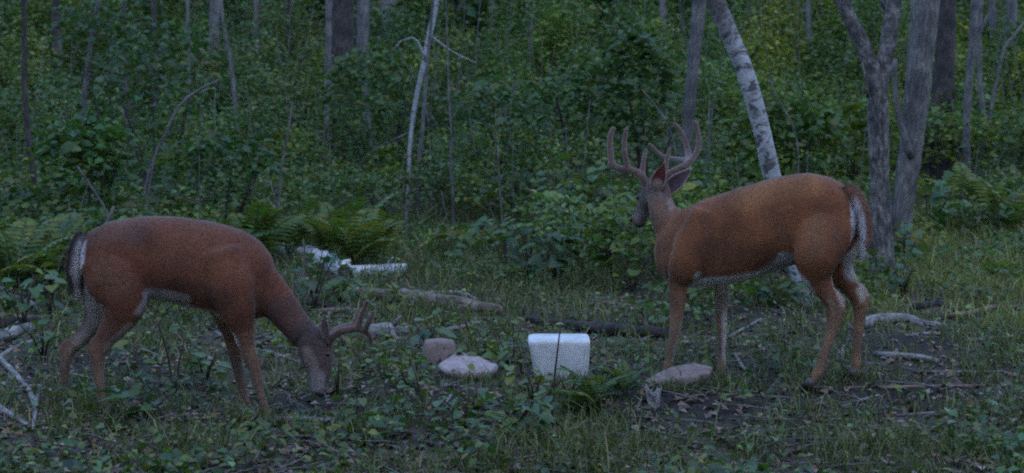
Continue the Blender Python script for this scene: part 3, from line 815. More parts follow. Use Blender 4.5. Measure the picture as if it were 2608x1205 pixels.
def deer_standing():
    ax = np.array((-0.945, 0.33, 0)); S = np.array((-0.33, -0.945, 0.0)); TS = -1
    L = []
    tr = [(1676, 592, 690, 8.02, .06), (1704, 558, 714, 8.00, .105), (1744, 529, 732, 7.97, .13), (1800, 505, 732, 7.93, .148), (1870, 482, 720, 7.88, .162),
          (1940, 461, 704, 7.84, .168), (2000, 447, 682, 7.80, .16), (2060, 440, 668, 7.76, .15), (2118, 452, 662, 7.72, .14), (2165, 480, 640, 7.69, .11), (2192, 517, 600, 7.67, .06)]
    L.append(loft([(at(p, (t + b) / 2, y), w, (b - t) / 2 * y / F) for p, t, b, y, w in tr], S, 2.35, 28, axis=ax * TS))
    # neck and head, head turned away from the camera
    L.append(loft([(at(1775, 640, 7.95), .10, .13), (at(1728, 592, 7.985), .085, .105), (at(1694, 552, 8.02), .062, .076), (at(1682, 517, 8.055), .054, .064), (at(1677, 484, 8.09), .052, .06)], S, 2.1, 20))
    hf = norm(np.array((-0.3, 0.7, -0.6))); HS = norm(np.array((-0.92, -0.4, 0.0)))
    L.append(loft([(at(1684, 470, 8.03), .035, .035), (at(1677, 474, 8.07), .056, .06), (at(1664, 487, 8.13), .058, .068), (at(1653, 506, 8.18), .05, .062), (at(1643, 527, 8.225), .039, .048),
                   (at(1634, 548, 8.265), .034, .040), (at(1628, 562, 8.295), .036, .038), (at(1624, 570, 8.315), .03, .031)], HS, 2.1, 18, 0.012))
    # near (left) shoulder and legs
    y = 7.87
    L.append(leg([(1806, 545, .085, .045, 7.835), (1766, 630, .10, .055, 7.825), (1738, 690, .078, .05, 7.835), (1728, 716, .058, .042), (1726, 750, .048, .036), (1724, 788, .042, .031), (1721, 822, .034, .029), (1719, 842, .035, .029), (1712, 872, .027, .022),
                  (1706, 908, .024, .02), (1701, 934, .028, .023), (1696, 952, .022, .02), (1690, 962, .016, .016)], y, S))
    L.append(leg([(1815, 600, .09, .05, 8.0), (1832, 680, .075, .05, 8.02), (1837, 728, .05, .04), (1837, 774, .04, .032), (1836, 806, .033, .028), (1837, 826, .034, .028), (1838, 852, .027, .022), (1838, 895, .023, .019),
                  (1838, 930, .025, .021), (1834, 950, .027, .022), (1830, 966, .02, .019), (1827, 976, .016, .016)], 8.0, S))
    L.append(leg([(2120, 530, .13, .06, 7.66), (2098, 600, .13, .075, 7.62), (2078, 665, .105, .07, 7.6), (2084, 712, .068, .05), (2106, 747, .05, .036), (2124, 779, .045, .031), (2125, 806, .042, .029), (2116, 846, .031, .023),
                  (2102, 892, .026, .021), (2092, 925, .028, .022), (2081, 950, .03, .024), (2072, 968, .02, .02), (2066, 980, .015, .016)], 7.62, S))
    L.append(leg([(2130, 560, .11, .06, 7.8), (2128, 630, .11, .065, 7.82), (2136, 690, .08, .055, 7.82), (2160, 724, .055, .04), (2180, 754, .043, .032), (2189, 776, .042, .029), (2189, 806, .034, .026), (2185, 850, .028, .022),
                  (2180, 905, .028, .021), (2178, 930, .03, .023), (2176, 944, .022, .02), (2174, 953, .016, .016)], 7.8, S))
    # points of the hocks and knees
    L.append(loft([(at(2130, 745, 7.62), .012, .014), (at(2146, 772, 7.62), .016, .016), (at(2143, 795, 7.62), .014, .016), (at(2128, 830, 7.62), .010, .012)], S, 2.0, 12, .01))
    L.append(loft([(at(2192, 724, 7.8), .012, .014), (at(2206, 752, 7.8), .016, .016), (at(2204, 776, 7.8), .014, .016), (at(2194, 812, 7.8), .010, .012)], S, 2.0, 12, .01))
    me = fuse(L, 0.007, 5)
    relax(me, .46, .58, 60)
    me.name = 'deer_body'
    red = np.array((0.188, 0.072, 0.032))
    def base(co, no):
        C = np.tile(red, (len(co), 1))
        z = co[:, 2]
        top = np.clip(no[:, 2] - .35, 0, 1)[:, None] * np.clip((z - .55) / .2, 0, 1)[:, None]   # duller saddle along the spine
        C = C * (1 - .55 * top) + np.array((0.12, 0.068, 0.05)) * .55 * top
        # coat: greyer and paler down the legs, darker along the spine
        k = np.clip((0.56 - z) / 0.3, 0, 1)[:, None] * 1.3
        C = C * (1 - 0.65 * k) + np.array((0.19, 0.125, 0.088)) * 0.65 * k
        return C
    g = lambda px, py, y: tuple(at(px, py, y))
    out = tuple(-S)
    st = [
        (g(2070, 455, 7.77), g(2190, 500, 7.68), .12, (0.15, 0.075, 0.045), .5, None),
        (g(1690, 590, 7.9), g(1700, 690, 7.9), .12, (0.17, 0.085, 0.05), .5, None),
        (g(1880, 500, 7.74), g(2060, 470, 7.66), .09, (0.25, 0.112, 0.046), .6, None),  # highlight along the upper back, painted into the coat
        (g(1800, 640, 7.80), g(1950, 650, 7.70), .085, (0.105, 0.047, 0.027), .6, None),  # body shading painted into the coat: lower side, then behind the shoulder
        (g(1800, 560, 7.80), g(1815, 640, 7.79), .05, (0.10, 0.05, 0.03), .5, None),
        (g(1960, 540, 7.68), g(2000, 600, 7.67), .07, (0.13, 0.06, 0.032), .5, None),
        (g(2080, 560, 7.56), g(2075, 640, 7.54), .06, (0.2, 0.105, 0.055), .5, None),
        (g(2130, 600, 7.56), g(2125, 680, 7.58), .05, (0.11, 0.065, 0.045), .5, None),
        # grey neck and head
        (g(1676, 485, 8.05), g(1682, 530, 8.02), .12, (0.14, 0.09, 0.066), .75, None),
        (g(1676, 470, 8.05), g(1640, 530, 8.2), .10, (0.135, 0.1, 0.086), .9, None),
        (g(1690, 484, 8.0), g(1712, 490, 8.02), .03, (0.07, 0.055, 0.05), .8, None), (g(1668, 452, 8.08), g(1680, 456, 8.06), .05, (0.06, 0.03, 0.025), .8, None),
        (g(1706, 510, 8.0), g(1710, 545, 7.97), .022, (0.28, 0.23, 0.2), .5, None),
        (g(1655, 505, 8.12), g(1660, 525, 8.1), .05, (0.25, 0.215, 0.2), .5, None),
        (g(1640, 550, 8.2), g(1634, 562, 8.25), .045, (0.3, 0.28, 0.28), .8, None),
        (g(1636, 580, 8.27), g(1630, 580, 8.28), .026, DARK, .95, None),
        (g(1618, 556, 8.31), g(1620, 566, 8.32), .03, DARK, .95, None),
        # white belly, elbow and flank line
        (g(1768, 722, 7.94), g(1950, 690, 7.86), .10, WHITE, 1.0, (0, -0.25, -1)),
        (g(1775, 724, 7.86), g(1960, 688, 7.76), .048, WHITE, 1.0, None), (g(1960, 688, 7.76), g(2004, 662, 7.7), .06, (0.36, 0.34, 0.34), 1.0, None),
        (g(1950, 690, 7.86), g(2010, 650, 7.8), .08, WHITE, .85, (0, -0.2, -1)),
        (g(1768, 735, 7.86), g(1776, 700, 7.8), .028, WHITE, .9, None),
        (g(1990, 655, 7.66), g(2050, 720, 7.6), .028, WHITE, .85, (-0.8, 0, -0.5)),
        (g(2050, 720, 7.6), g(2085, 775, 7.6), .022, WHITE, .6, (-0.9, 0, -0.3)),
        # rump: white edge behind the thighs
        (g(2178, 494, 7.6), g(2180, 545, 7.6), .034, WHITE, 1.0, None),
        (g(2180, 545, 7.6), g(2160, 600, 7.6), .036, WHITE, 1.0, None),
        (g(2160, 600, 7.6), g(2128, 660, 7.6), .036, WHITE, .95, (0.9, -0.1, 0)),
        (g(2125, 650, 7.6), g(2118, 700, 7.62), .035, WHITE, .8, (0.8, 0, 0)),
        (g(2160, 640, 7.78), g(2172, 700, 7.75), .05, (0.36, 0.33, 0.32), .9, None),
        (g(2120, 700, 7.6), g(2146, 775, 7.6), .02, (0.38, 0.33, 0.3), .7, (1, 0, 0)),
        (g(2172, 690, 7.78), g(2212, 750, 7.78), .018, (0.36, 0.33, 0.32), .7, None),
        (g(2192, 742, 7.76), g(2198, 760, 7.76), .03, (0.4, 0.35, 0.3), .85, None),
        (g(2112, 770, 7.58), g(2122, 800, 7.58), .026, (0.3, 0.22, 0.16), .7, None),
        # white inner sides of the legs
        (g(1850, 720, 7.97), g(1848, 955, 7.97), .034, (0.46, 0.41, 0.38), .95, (1, -0.3, 0)), (g(1832, 760, 7.95), g(1832, 950, 7.95), .03, (0.27, 0.2, 0.155), .8, None),
        (g(1830, 715, 7.96), g(1838, 770, 7.96), .07, (0.24, 0.19, 0.16), .8, None),
        (g(1736, 760, 7.87), g(1716, 940, 7.87), .024, (0.42, 0.37, 0.34), .85, (1, 0, 0)),
        (g(1705, 930, 7.87), g(1694, 960, 7.87), .04, TAN, .7, None), (g(1836, 930, 7.98), g(1828, 975, 7.98), .04, (0.3, 0.19, 0.11), .8, None),
        (g(2090, 930, 7.6), g(2066, 980, 7.6), .04, TAN, .7, None), (g(2178, 920, 7.78), g(2174, 955, 7.78), .04, TAN, .6, None),
    ]
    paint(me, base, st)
    root = empty('deer', Vector((gp(1950, 972).x, 7.8, 0.0)), 'standing antlered deer with reddish coat looking away beside the leaning birch', 'deer')
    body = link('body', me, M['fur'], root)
    hair(me, body, 45000, lambda P: np.tile(-ax * .9, (len(P), 1)) + np.array((0, 0, -.55)))
    # tail
    lf = [loft([(at(2160, 476, 7.66), .028, .03), (at(2182, 502, 7.62), .03, .026), (at(2199, 545, 7.59), .034, .027), (at(2205, 590, 7.585), .034, .025), (at(2200, 625, 7.585), .026, .02), (at(2196, 648, 7.585), .012, .010)], S, 2.0, 18, 0.012)]
    tm = fuse(lf, 0.006, 3)
    paint(tm, lambda co, no: np.tile(np.array((0.16, 0.075, 0.045)), (len(co), 1)),
          [(g(2176, 490, 7.56), g(2193, 550, 7.53), .05, WHITE, 1.0, (-1, -0.1, -0.2)), (g(2193, 550, 7.53), g(2192, 648, 7.54), .055, WHITE, 1.0, (-1, -0.1, 0)), (g(2196, 630, 7.56), g(2195, 652, 7.57), .028, WHITE, 1, None)])
    tail = link('tail', tm, M['fur'], root)
    hair(tm, tail, 5000, lambda P: np.tile(np.array((0, 0, -1.0)), (len(P), 1)), .035, .25)
    # ears
    ear(body, at(1668, 482, 8.03), at(1688, 420, 8.0), (-0.2, -0.8, 0.2), .04, (0.085, 0.022, 0.018), (0.07, 0.04, 0.035))
    ear(body, at(1696, 486, 8.07), at(1756, 430, 8.05), (0.1, -0.8, 0.5), .04, (0.05, 0.033, 0.038), (0.075, 0.05, 0.043))
    # antlers
    A = lambda *q: [tuple(at(*p)) for p in q]
    antler(root, [
        (A((1650, 482, 8.11), (1640, 458, 8.11), (1623, 440, 8.13), (1600, 432, 8.16), (1574, 428, 8.2), (1558, 414, 8.23), (1555, 390, 8.25), (1553, 362, 8.27), (1556, 340, 8.28), (1564, 325, 8.29)), .017, .0105),
        (A((1600, 433, 8.16), (1592, 395, 8.17), (1590, 360, 8.19), (1596, 327, 8.2)), .013, .009),
        (A((1636, 452, 8.12), (1638, 417, 8.15), (1646, 380, 8.18)), .013, .0075),
        (A((1574, 428, 8.2), (1556, 424, 8.22), (1549, 416, 8.22)), .013, .007)])
    antler(root, [
        (A((1676, 476, 8.11), (1692, 454, 8.1), (1716, 437, 8.11), (1750, 418, 8.15), (1770, 396, 8.19), (1780, 364, 8.22), (1776, 332, 8.24), (1767, 307, 8.25)), .017, .009),
        (A((1752, 416, 8.16), (1752, 388, 8.25), (1744, 357, 8.29), (1731, 331, 8.31), (1717, 314, 8.32)), .0135, .009),
        (A((1757, 412, 8.17), (1745, 409, 8.28), (1723, 407, 8.36), (1700, 403, 8.42), (1683, 396, 8.45), (1666, 380, 8.47), (1652, 367, 8.48)), .0145, .009),
        (A((1694, 452, 8.1), (1697, 412, 8.14), (1706, 376, 8.17)), .013, .007)])
    # face
    ball('eye', body, at(1626, 503, 8.20), .014, M['eye']); ball('eye', body, at(1680, 510, 8.235), .014, M['eye'])
    ball('nose', body, at(1614, 559, 8.31), .022, M['eye'], (1.05, .8, .8))
    for (px, py, y) in ((1688, 968, 7.87), (1826, 985, 8.0), (2062, 988, 7.62), (2173, 960, 7.8)):
        hoof(root, at(px, py, y), ax if px != 1826 else (-0.9, 0.2, 0))
    return root

def deer_grazing():
    ax = np.array((0.99, -0.1, 0)); S = np.array((-0.1, -0.99, 0.0)); TS = 1
    L = []
    tr = [(210, 614, 690, 7.12, .055), (236, 584, 735, 7.11, .098), (280, 563, 762, 7.10, .125), (340, 553, 768, 7.09, .138), (400, 550, 762, 7.08, .145), (460, 553, 776, 7.07, .15),
          (520, 561, 790, 7.06, .15), (570, 572, 800, 7.05, .142), (620, 588, 806, 7.04, .128), (662, 616, 812, 7.03, .105), (690, 652, 800, 7.02, .07)]
    L.append(loft([(at(p, (t + b) / 2, y), w, (b - t) / 2 * y / F) for p, t, b, y, w in tr], S, 2.35, 28, axis=ax * TS))
    L.append(loft([(at(628, 700, 7.04), .09, .12), (at(680, 744, 7.02), .07, .093), (at(718, 784, 7.0), .058, .076), (at(748, 822, 6.98), .052, .066), (at(776, 852, 6.96), .052, .064)], S, 2.1, 20))
    L.append(loft([(at(786, 842, 6.95), .035, .04), (at(796, 862, 6.94), .055, .07), (at(804, 890, 6.93), .058, .076), (at(810, 920, 6.915), .052, .066), (at(813, 948, 6.90), .04, .052),
                   (at(813, 972, 6.89), .032, .04), (at(811, 992, 6.885), .03, .034), (at(810, 1003, 6.88), .024, .026)], S, 2.1, 18, 0.012))
    L.append(leg([(560, 640, .085, .045, 6.935), (588, 735, .10, .055, 6.92), (608, 800, .075, .052, 6.925), (619, 838, .054, .042, 6.94), (630, 888, .04, .032), (646, 928, .031, .026), (656, 962, .025, .021), (664, 1000, .02, .017),
                  (674, 1035, .02, .018), (681, 1054, .022, .019), (688, 1066, .018, .018), (692, 1074, .015, .016)], 6.95, S))
    L.append(leg([(560, 700, .09, .05, 7.14), (576, 790, .07, .05, 7.15), (590, 850, .045, .035), (600, 905, .033, .027), (606, 940, .028, .024), (615, 980, .021, .018), (628, 1026, .02, .018), (636, 1046, .021, .019), (642, 1056, .016, .016)], 7.15, S))
    L.append(leg([(262, 650, .12, .055, 7.03), (292, 710, .13, .075, 7.0), (318, 775, .095, .07, 6.98), (296, 822, .068, .05), (266, 866, .05, .034), (248, 902, .042, .03), (249, 928, .033, .025), (254, 965, .023, .019),
                  (258, 1000, .021, .018), (262, 1024, .023, .02), (268, 1040, .019, .018), (272, 1048, .015, .016)], 6.98, S))
    L.append(leg([(250, 650, .10, .055, 7.2), (258, 730, .10, .06, 7.22), (252, 790, .068, .05, 7.22), (228, 836, .048, .036), (196, 872, .04, .03), (176, 893, .037, .027), (168, 920, .029, .023), (165, 960, .022, .018),
                  (164, 1000, .021, .018), (164, 1018, .022, .019), (168, 1030, .018, .018), (171, 1036, .014, .015)], 7.22, S))
    L.append(loft([(at(240, 862, 6.98), .012, .014), (at(232, 892, 6.98), .016, .016), (at(236, 912, 6.98), .014, .016), (at(246, 950, 6.98), .010, .012)], S, 2.0, 12, .01))
    L.append(loft([(at(176, 866, 7.22), .012, .014), (at(160, 886, 7.22), .016, .016), (at(160, 906, 7.22), .014, .016), (at(164, 940, 7.22), .010, .012)], S, 2.0, 12, .01))
    me = fuse(L, 0.007, 5)
    relax(me, .38, .5, 60)
    me.name = 'deer_body'
    red = np.array((0.134, 0.050, 0.028))
    def base(co, no):
        C = np.tile(red, (len(co), 1))
        z = co[:, 2]
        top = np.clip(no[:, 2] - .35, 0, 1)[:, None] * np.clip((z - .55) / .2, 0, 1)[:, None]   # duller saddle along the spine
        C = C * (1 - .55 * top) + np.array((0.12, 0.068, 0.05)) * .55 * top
        k = np.clip((0.45 - z) / 0.28, 0, 1)[:, None] * 1.5
        return C * (1 - 0.5 * k) + np.array((0.185, 0.128, 0.098)) * 0.5 * k
    g = lambda px, py, y: tuple(at(px, py, y))
    st = [
        (g(215, 590, 7.05), g(345, 572, 6.98), .1, (0.105, 0.06, 0.045), .65, None),
        (g(330, 590, 6.96), g(350, 600, 6.96), .07, (0.09, 0.05, 0.04), .5, None),
        (g(450, 745, 6.92), g(570, 765, 6.90), .075, (0.06, 0.03, 0.022), .65, None),  # shadow on the lower ribs, painted into the coat
        (g(420, 640, 6.92), g(540, 650, 6.90), .09, (0.16, 0.07, 0.038), .5, None),
        (g(260, 680, 6.97), g(300, 730, 6.93), .07, (0.165, 0.08, 0.045), .55, None),
        (g(560, 620, 6.91), g(600, 700, 6.90), .06, (0.155, 0.066, 0.036), .45, None),
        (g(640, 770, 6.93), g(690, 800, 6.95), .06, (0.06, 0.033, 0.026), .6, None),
        (g(725, 800, 6.95), g(770, 850, 6.92), .11, (0.075, 0.045, 0.038), .75, None),
        (g(795, 860, 6.9), g(812, 950, 6.85), .10, (0.065, 0.046, 0.045), .9, None),
        (g(806, 960, 6.86), g(808, 1000, 6.85), .05, (0.22, 0.19, 0.19), .85, None),
        (g(780, 900, 6.88), g(795, 940, 6.86), .04, (0.2, 0.155, 0.14), .7, None),
        (g(806, 1008, 6.86), g(812, 1010, 6.86), .02, DARK, .95, None),
        (g(395, 750, 7.05), g(580, 800, 7.05), .085, (0.4, 0.37, 0.36), .9, (0, -0.2, -1)), (g(385, 752, 6.97), g(470, 772, 6.93), .045, (0.3, 0.27, 0.26), .9, None),
        (g(390, 748, 6.98), g(350, 790, 6.95), .03, (0.4, 0.37, 0.36), .6, (0.9, 0, -0.4)),
        (g(572, 800, 6.95), g(600, 880, 6.92), .02, WHITE, .8, (-1, 0, -0.1)), (g(600, 880, 6.92), g(640, 985, 6.92), .018, WHITE, .75, (-1, 0, 0)),
        (g(204, 612, 7.02), g(214, 690, 7.04), .03, WHITE, 1, None), (g(214, 690, 7.06), g(244, 760, 7.1), .04, WHITE, .9, (-1, -0.2, 0)),
        (g(240, 740, 7.16), g(252, 800, 7.16), .075, (0.42, 0.385, 0.37), .95, None),
        (g(246, 805, 7.16), g(196, 872, 7.16), .06, (0.3, 0.25, 0.225), .9, None), (g(172, 900, 7.18), g(164, 1000, 7.18), .035, (0.2, 0.145, 0.115), .7, None),
        (g(176, 888, 7.18), g(174, 892, 7.18), .022, (0.5, 0.44, 0.38), .85, None),
        (g(330, 830, 6.95), g(275, 890, 6.95), .028, (0.32, 0.27, 0.24), .6, (1, 0, -0.3)),
    ]
    paint(me, base, st)
    root = empty('deer', Vector((at(420, 900, 7.05).x, 7.05, 0)), 'grazing deer with its head down to the ground and velvet antlers', 'deer')
    body = link('body', me, M['fur'], root)
    hair(me, body, 45000, lambda P: np.tile(-ax * .9, (len(P), 1)) + np.array((0, 0, -.55)))
    tm = fuse([loft([(at(210, 596, 7.1), .026, .026), (at(199, 622, 7.09), .034, .03), (at(190, 665, 7.085), .04, .032), (at(190, 700, 7.085), .038, .03), (at(196, 728, 7.085), .026, .022), (at(200, 750, 7.085), .01, .009)], S, 2.0, 18, 0.012)], 0.006, 3)
    paint(tm, lambda co, no: np.tile(np.array((0.05, 0.03, 0.026)), (len(co), 1)),
          [(g(206, 610, 7.03), g(202, 680, 7.02), .055, WHITE, 1.0, (0.9, -0.25, -0.2)), (g(202, 680, 7.02), g(206, 750, 7.03), .05, WHITE, 1.0, (0.9, -0.25, 0)), (g(201, 735, 7.06), g(200, 752, 7.06), .025, WHITE, 1, None)])
    tail = link('tail', tm, M['fur'], root)
    hair(tm, tail, 5000, lambda P: np.tile(np.array((0, 0, -1.0)), (len(P), 1)), .035, .25)
    ear(body, at(830, 862, 6.87), at(816, 806, 6.86), (-0.5, -0.7, 0.4), .024, (0.09, 0.06, 0.06), (0.07, 0.05, 0.045))
    ear(body, at(812, 850, 7.0), at(838, 812, 7.06), (0.6, -0.4, 0.4), .024, (0.09, 0.06, 0.06), (0.07, 0.05, 0.045))
    A = lambda *q: [tuple(at(*p)) for p in q]
    antler(root, [
        (A((838, 872, 6.90), (846, 860, 6.89), (866, 845, 6.87), (892, 839, 6.86), (916, 839, 6.85), (936, 848, 6.85), (944, 862, 6.86), (943, 876, 6.87)), .0155, .008),
        (A((912, 840, 6.85), (918, 812, 6.84), (928, 786, 6.83), (936, 766, 6.82)), .0125, .008),
        (A((928, 846, 6.85), (936, 826, 6.82), (946, 806, 6.81), (952, 793, 6.81)), .012, .0075)])
    antler(root, [
        (A((838, 862, 6.97), (850, 846, 7.0), (872, 833, 7.05), (900, 829, 7.1), (922, 834, 7.14), (934, 848, 7.14), (934, 872, 7.12)), .0125, .007),
        (A((900, 829, 7.1), (908, 806, 7.12), (914, 790, 7.13)), .012, .007),
        (A((862, 838, 7.03), (868, 858, 7.02), (880, 872, 7.0)), .011, .007)])
    ball('eye', body, at(832, 902, 6.888), .0125, M['eye']); ball('eye', body, at(830, 902, 6.96), .0135, M['eye'])
    ball('nose', body, at(817, 1003, 6.88), .018, M['eye'], (.9, 1, .8))
    for (px, py, y) in ((697, 1082, 6.95), (646, 1064, 7.15), (277, 1056, 6.98), (176, 1044, 7.22)):
        hoof(root, at(px, py, y), ax, .95)
    return root

deer_standing()
deer_grazing()

# ================================================================== STONES, JUG, SCRAPS
def stone(name, label, outline, thick, mat, loc, tilt=(0, 0), group='pale stones on the trampled ground', dome=0.012, seed=0.0, taper=0.0, angular=True):
    """worn stone: rings of the smoothed outline, from the underside to the crown"""
    O = np.array(outline + outline[:1] + outline[1:2] + outline[2:3], float)
    pts = []
    for i in range(len(outline)):
        p0, p1, p2, p3 = O[i - 1 if i else len(outline) - 1], O[i], O[i + 1], O[i + 2]
        for k in range(5):
            t = k / 5
            if angular: pts.append(p1 * (1 - t) + p2 * t); continue
            pts.append(0.5 * (2 * p1 + (p2 - p0) * t + (2 * p0 - 5 * p1 + 4 * p2 - p3) * t * t + (-p0 + 3 * p1 - 3 * p2 + p3) * t ** 3))
    pts = np.array(pts); n = len(pts)
    prof = [(.8, 0), (.93, .12), (.985, .4), (1.0, .7), (.985, .9), (.95, .985), (.85, 1.02), (.6, 1.04), (.3, 1.05)]
    V = []
    for sc, zz in prof:
        s0 = 1 - taper * zz
        for x, y in pts * s0:
            z = thick * zz + (dome * (1 - sc * sc) if zz > .9 else 0)
            q = Vector((x * 16 + seed, y * 16, z * 22 + seed * 2))
            d = mnoise.cell(q * .5) * .004 + mnoise.noise(q) * .006 + mnoise.noise(q * 2.6) * .003
            V.append((x * sc + d * (sc > .7) + loc[0], y * sc + d * .6 + loc[1], z + d * .5 + x * sc * tilt[0] + y * sc * tilt[1] + loc[2]))
    V.append((loc[0], loc[1], loc[2] + thick * 1.05 + dome)); V.append((loc[0], loc[1], loc[2]))
    Fc, sz = [], []
    for i in range(len(prof) - 1):
        for k in range(n):
            k2 = (k + 1) % n
            Fc += [i * n + k, i * n + k2, (i + 1) * n + k2, (i + 1) * n + k]; sz.append(4)
    t0 = (len(prof) - 1) * n
    for k in range(n):
        k2 = (k + 1) % n
        Fc += [t0 + k, t0 + k2, len(V) - 2]; sz.append(3)
        Fc += [k2, k, len(V) - 1]; sz.append(3)
    me = np_mesh(name, np.array(V), Fc, sz, smooth=True)
    return put(link(name, me, mat), label, 'stone', group)

p = gp(1190, 972)
stone('flat_stone', 'flat pinkish stone slab with grass over its edge, lying before an upright stone',
      [(-.15, -.02), (-.10, -.11), (-.01, -.13), (.09, -.10), (.145, -.05), (.15, .03), (.03, .15), (-.06, .19), (-.10, .1)], .042, M['stone_pink'], (p.x, p.y + .14, p.z + 0.02), (-0.04, 0.16), seed=1.3, dome=.004)
p = gp(1116, 952)
stone('upright_stone', 'blunt pinkish stone standing up behind the flat slab',
      [(-.115, .03), (-.09, -.06), (.02, -.08), (.1, -.04), (.105, .05), (-.02, .08)], .17, M['stone_side'], (p.x, p.y + .1, p.z - .025), (-0.05, 0.12), dome=0.003, seed=4.1, taper=.32)
p = gp(1735, 990)
stone('flat_stone', 'long flat brownish stone slab at the front hooves of the standing deer',
      [(-.17, -.07), (-.06, -.105), (.06, -.085), (.14, -.05), (.165, .03), (.09, .11), (-.03, .075), (-.12, -.01)], .042, M['stone_pink2'], (p.x, p.y + .1, p.z + 0.022), (0.10, 0.18), seed=7.7, dome=.006)

def scrap(name, label, px, py, w, h, lean, cat, seed, group=None):
    """crumpled pale sheet of bark or litter with thickness"""
    c = gp(px, py)
    bm = bmesh.new()
    nu, nv = 7, 6
    vs_ = [[None] * nv for _ in range(nu)]
    for i in range(nu):
        for j in range(nv):
            u = i / (nu - 1) * 2 - 1; v = j / (nv - 1)
            ww = w * (0.45 + 0.55 * v) * (1 - 0.25 * abs(u) * v)
            q = Vector((u * 1.6 + seed, v * 2.0, seed * 3))
            vs_[i][j] = bm.verts.new(Vector((u * ww / 2, v * h * lean + 0.03 * abs(u) + 0.03 * mnoise.noise(q), 0.012 + v * h * (1 - 0.35 * (1 - abs(u))) + 0.02 * mnoise.noise(q + Vector((5, 5, 5)))))+ c)
    for i in range(nu - 1):
        for j in range(nv - 1):
            bm.faces.new((vs_[i][j], vs_[i + 1][j], vs_[i + 1][j + 1], vs_[i][j + 1]))
    r = bmesh.ops.solidify(bm, geom=list(bm.faces), thickness=0.005)
    me = bpy.data.meshes.new(name); bm.to_mesh(me); bm.free()
    return put(link(name, me, M['paper']), label, cat, group)
scrap('bark_scrap', 'torn pale curl of bark in the mud before the long brownish slab', 1668, 1048, .10, .095, 0.5, 'bark scrap', 2.2)
scrap('bark_scrap', 'small pale scrap in the grass beside the standing deer front hoof', 1902, 992, .085, .05, 0.9, 'bark scrap', 5.1)
scrap('bark_scrap', 'small whitish scrap near the bottom corner among dry sticks', 2446, 1030, .045, .05, 0.5, 'bark scrap', 8.3)
scrap('bark_scrap', 'whitish scrap leaning by the far hind hoof of the standing deer', 2146, 926, .07, .075, 0.8, 'bark scrap', 3.9)

def tub():
    """white tapering boxy tub with rounded edges"""
    y0 = 7.78
    S_ = y0 / F
    root = None
    V, Fc, sz = [], [], []
    sides = 48
    prof = [(976, 1368, 1494, .17), (970, 1363, 1498, .18), (945, 1358, 1500, .185), (918, 1354, 1501, .19), (895, 1349, 1503, .195), (880, 1346, 1504, .20), (873, 1345, 1504, .20), (869, 1347, 1503.5, .197), (866.6, 1353, 1501, .187), (866, 1370, 1490, .15)]
    for py, l, r, d in prof:
        cx = ((l + r) / 2 - 1304) * S_; w = (r - l) / 2 * S_; z = CH - (py - HZ) * S_
        for k in range(sides):
            a = 2 * math.pi * k / sides
            c, s_ = math.cos(a), math.sin(a)
            e = 2 / 10.0
            V.append((cx + w * math.copysign(abs(c) ** e, c), y0 + 0.1 + d * .62 * math.copysign(abs(s_) ** e, s_), z))
    n = len(prof)
    for i in range(n - 1):
        for k in range(sides):
            k2 = (k + 1) % sides
            Fc += [i * sides + k, i * sides + k2, (i + 1) * sides + k2, (i + 1) * sides + k]; sz.append(4)
    Fc += list(range(sides))[::-1]; sz.append(sides)
    Fc += [(n - 1) * sides + k for k in range(sides)]; sz.append(sides)
    put(link('plastic_tub', np_mesh('tub_body', np.array(V), Fc, sz, smooth=True), M['plastic']), 'white boxy plastic tub with rounded edges standing in weeds between the two deer', 'tub')
tub()

# ================================================================== LOGS, BRANCHES AND STICKS
CLEAR = []   # ground points that stay in view: nothing tall grows just in front of them
def lie(px, py, r):
    """centre of a log of radius r whose underside shows at photo row py"""
    p = gp(px, py)
    return p + Vector((0, 0, r * 0.75))

def log(name, label, pix, rad, mat, cat='log', group='fallen wood on the ground', rough=0.18, sides=12, stubs=(), step=0.06, cut=None):
    pts = [lie(px, py, r) for (px, py), r in zip(pix, rad)]
    for q0, q1 in zip(pts[:-1], pts[1:]):
        k = max(1, int((q1 - q0).length / .12))
        CLEAR.extend([((q0 + (q1 - q0) * (t / k)).x, (q0 + (q1 - q0) * (t / k)).y, max(rad)) for t in range(k + 1)])
    if not stubs and cut is None:
        o = tube(name, pts, rad, mat, sides=sides, step=step, rough=rough, seed=sum(map(ord, label)) % 31)
        return put(o, label, cat, group)
    root = empty(name, Vector((pts[0].x, pts[0].y, pts[0].z - rad[0] * .75)), label, cat, group)
    tube('stem', pts, rad, mat, root, sides=sides, step=step, rough=rough, seed=sum(map(ord, label)) % 31)
    for sp, sr in stubs:
        tube('branch_stub', sp, sr, mat, root, sides=7, step=0.05, rough=0.15)
    if cut is not None:
        d = (pts[0] - pts[1]).normalized()
        tube('cut_end', [pts[0] - d * 0.01, pts[0] + d * 0.012, pts[0] + d * 0.02], [rad[0] * .98, rad[0] * .95, rad[0] * .7], cut, root, sides=sides, step=0.02, rough=0.1)
    return root

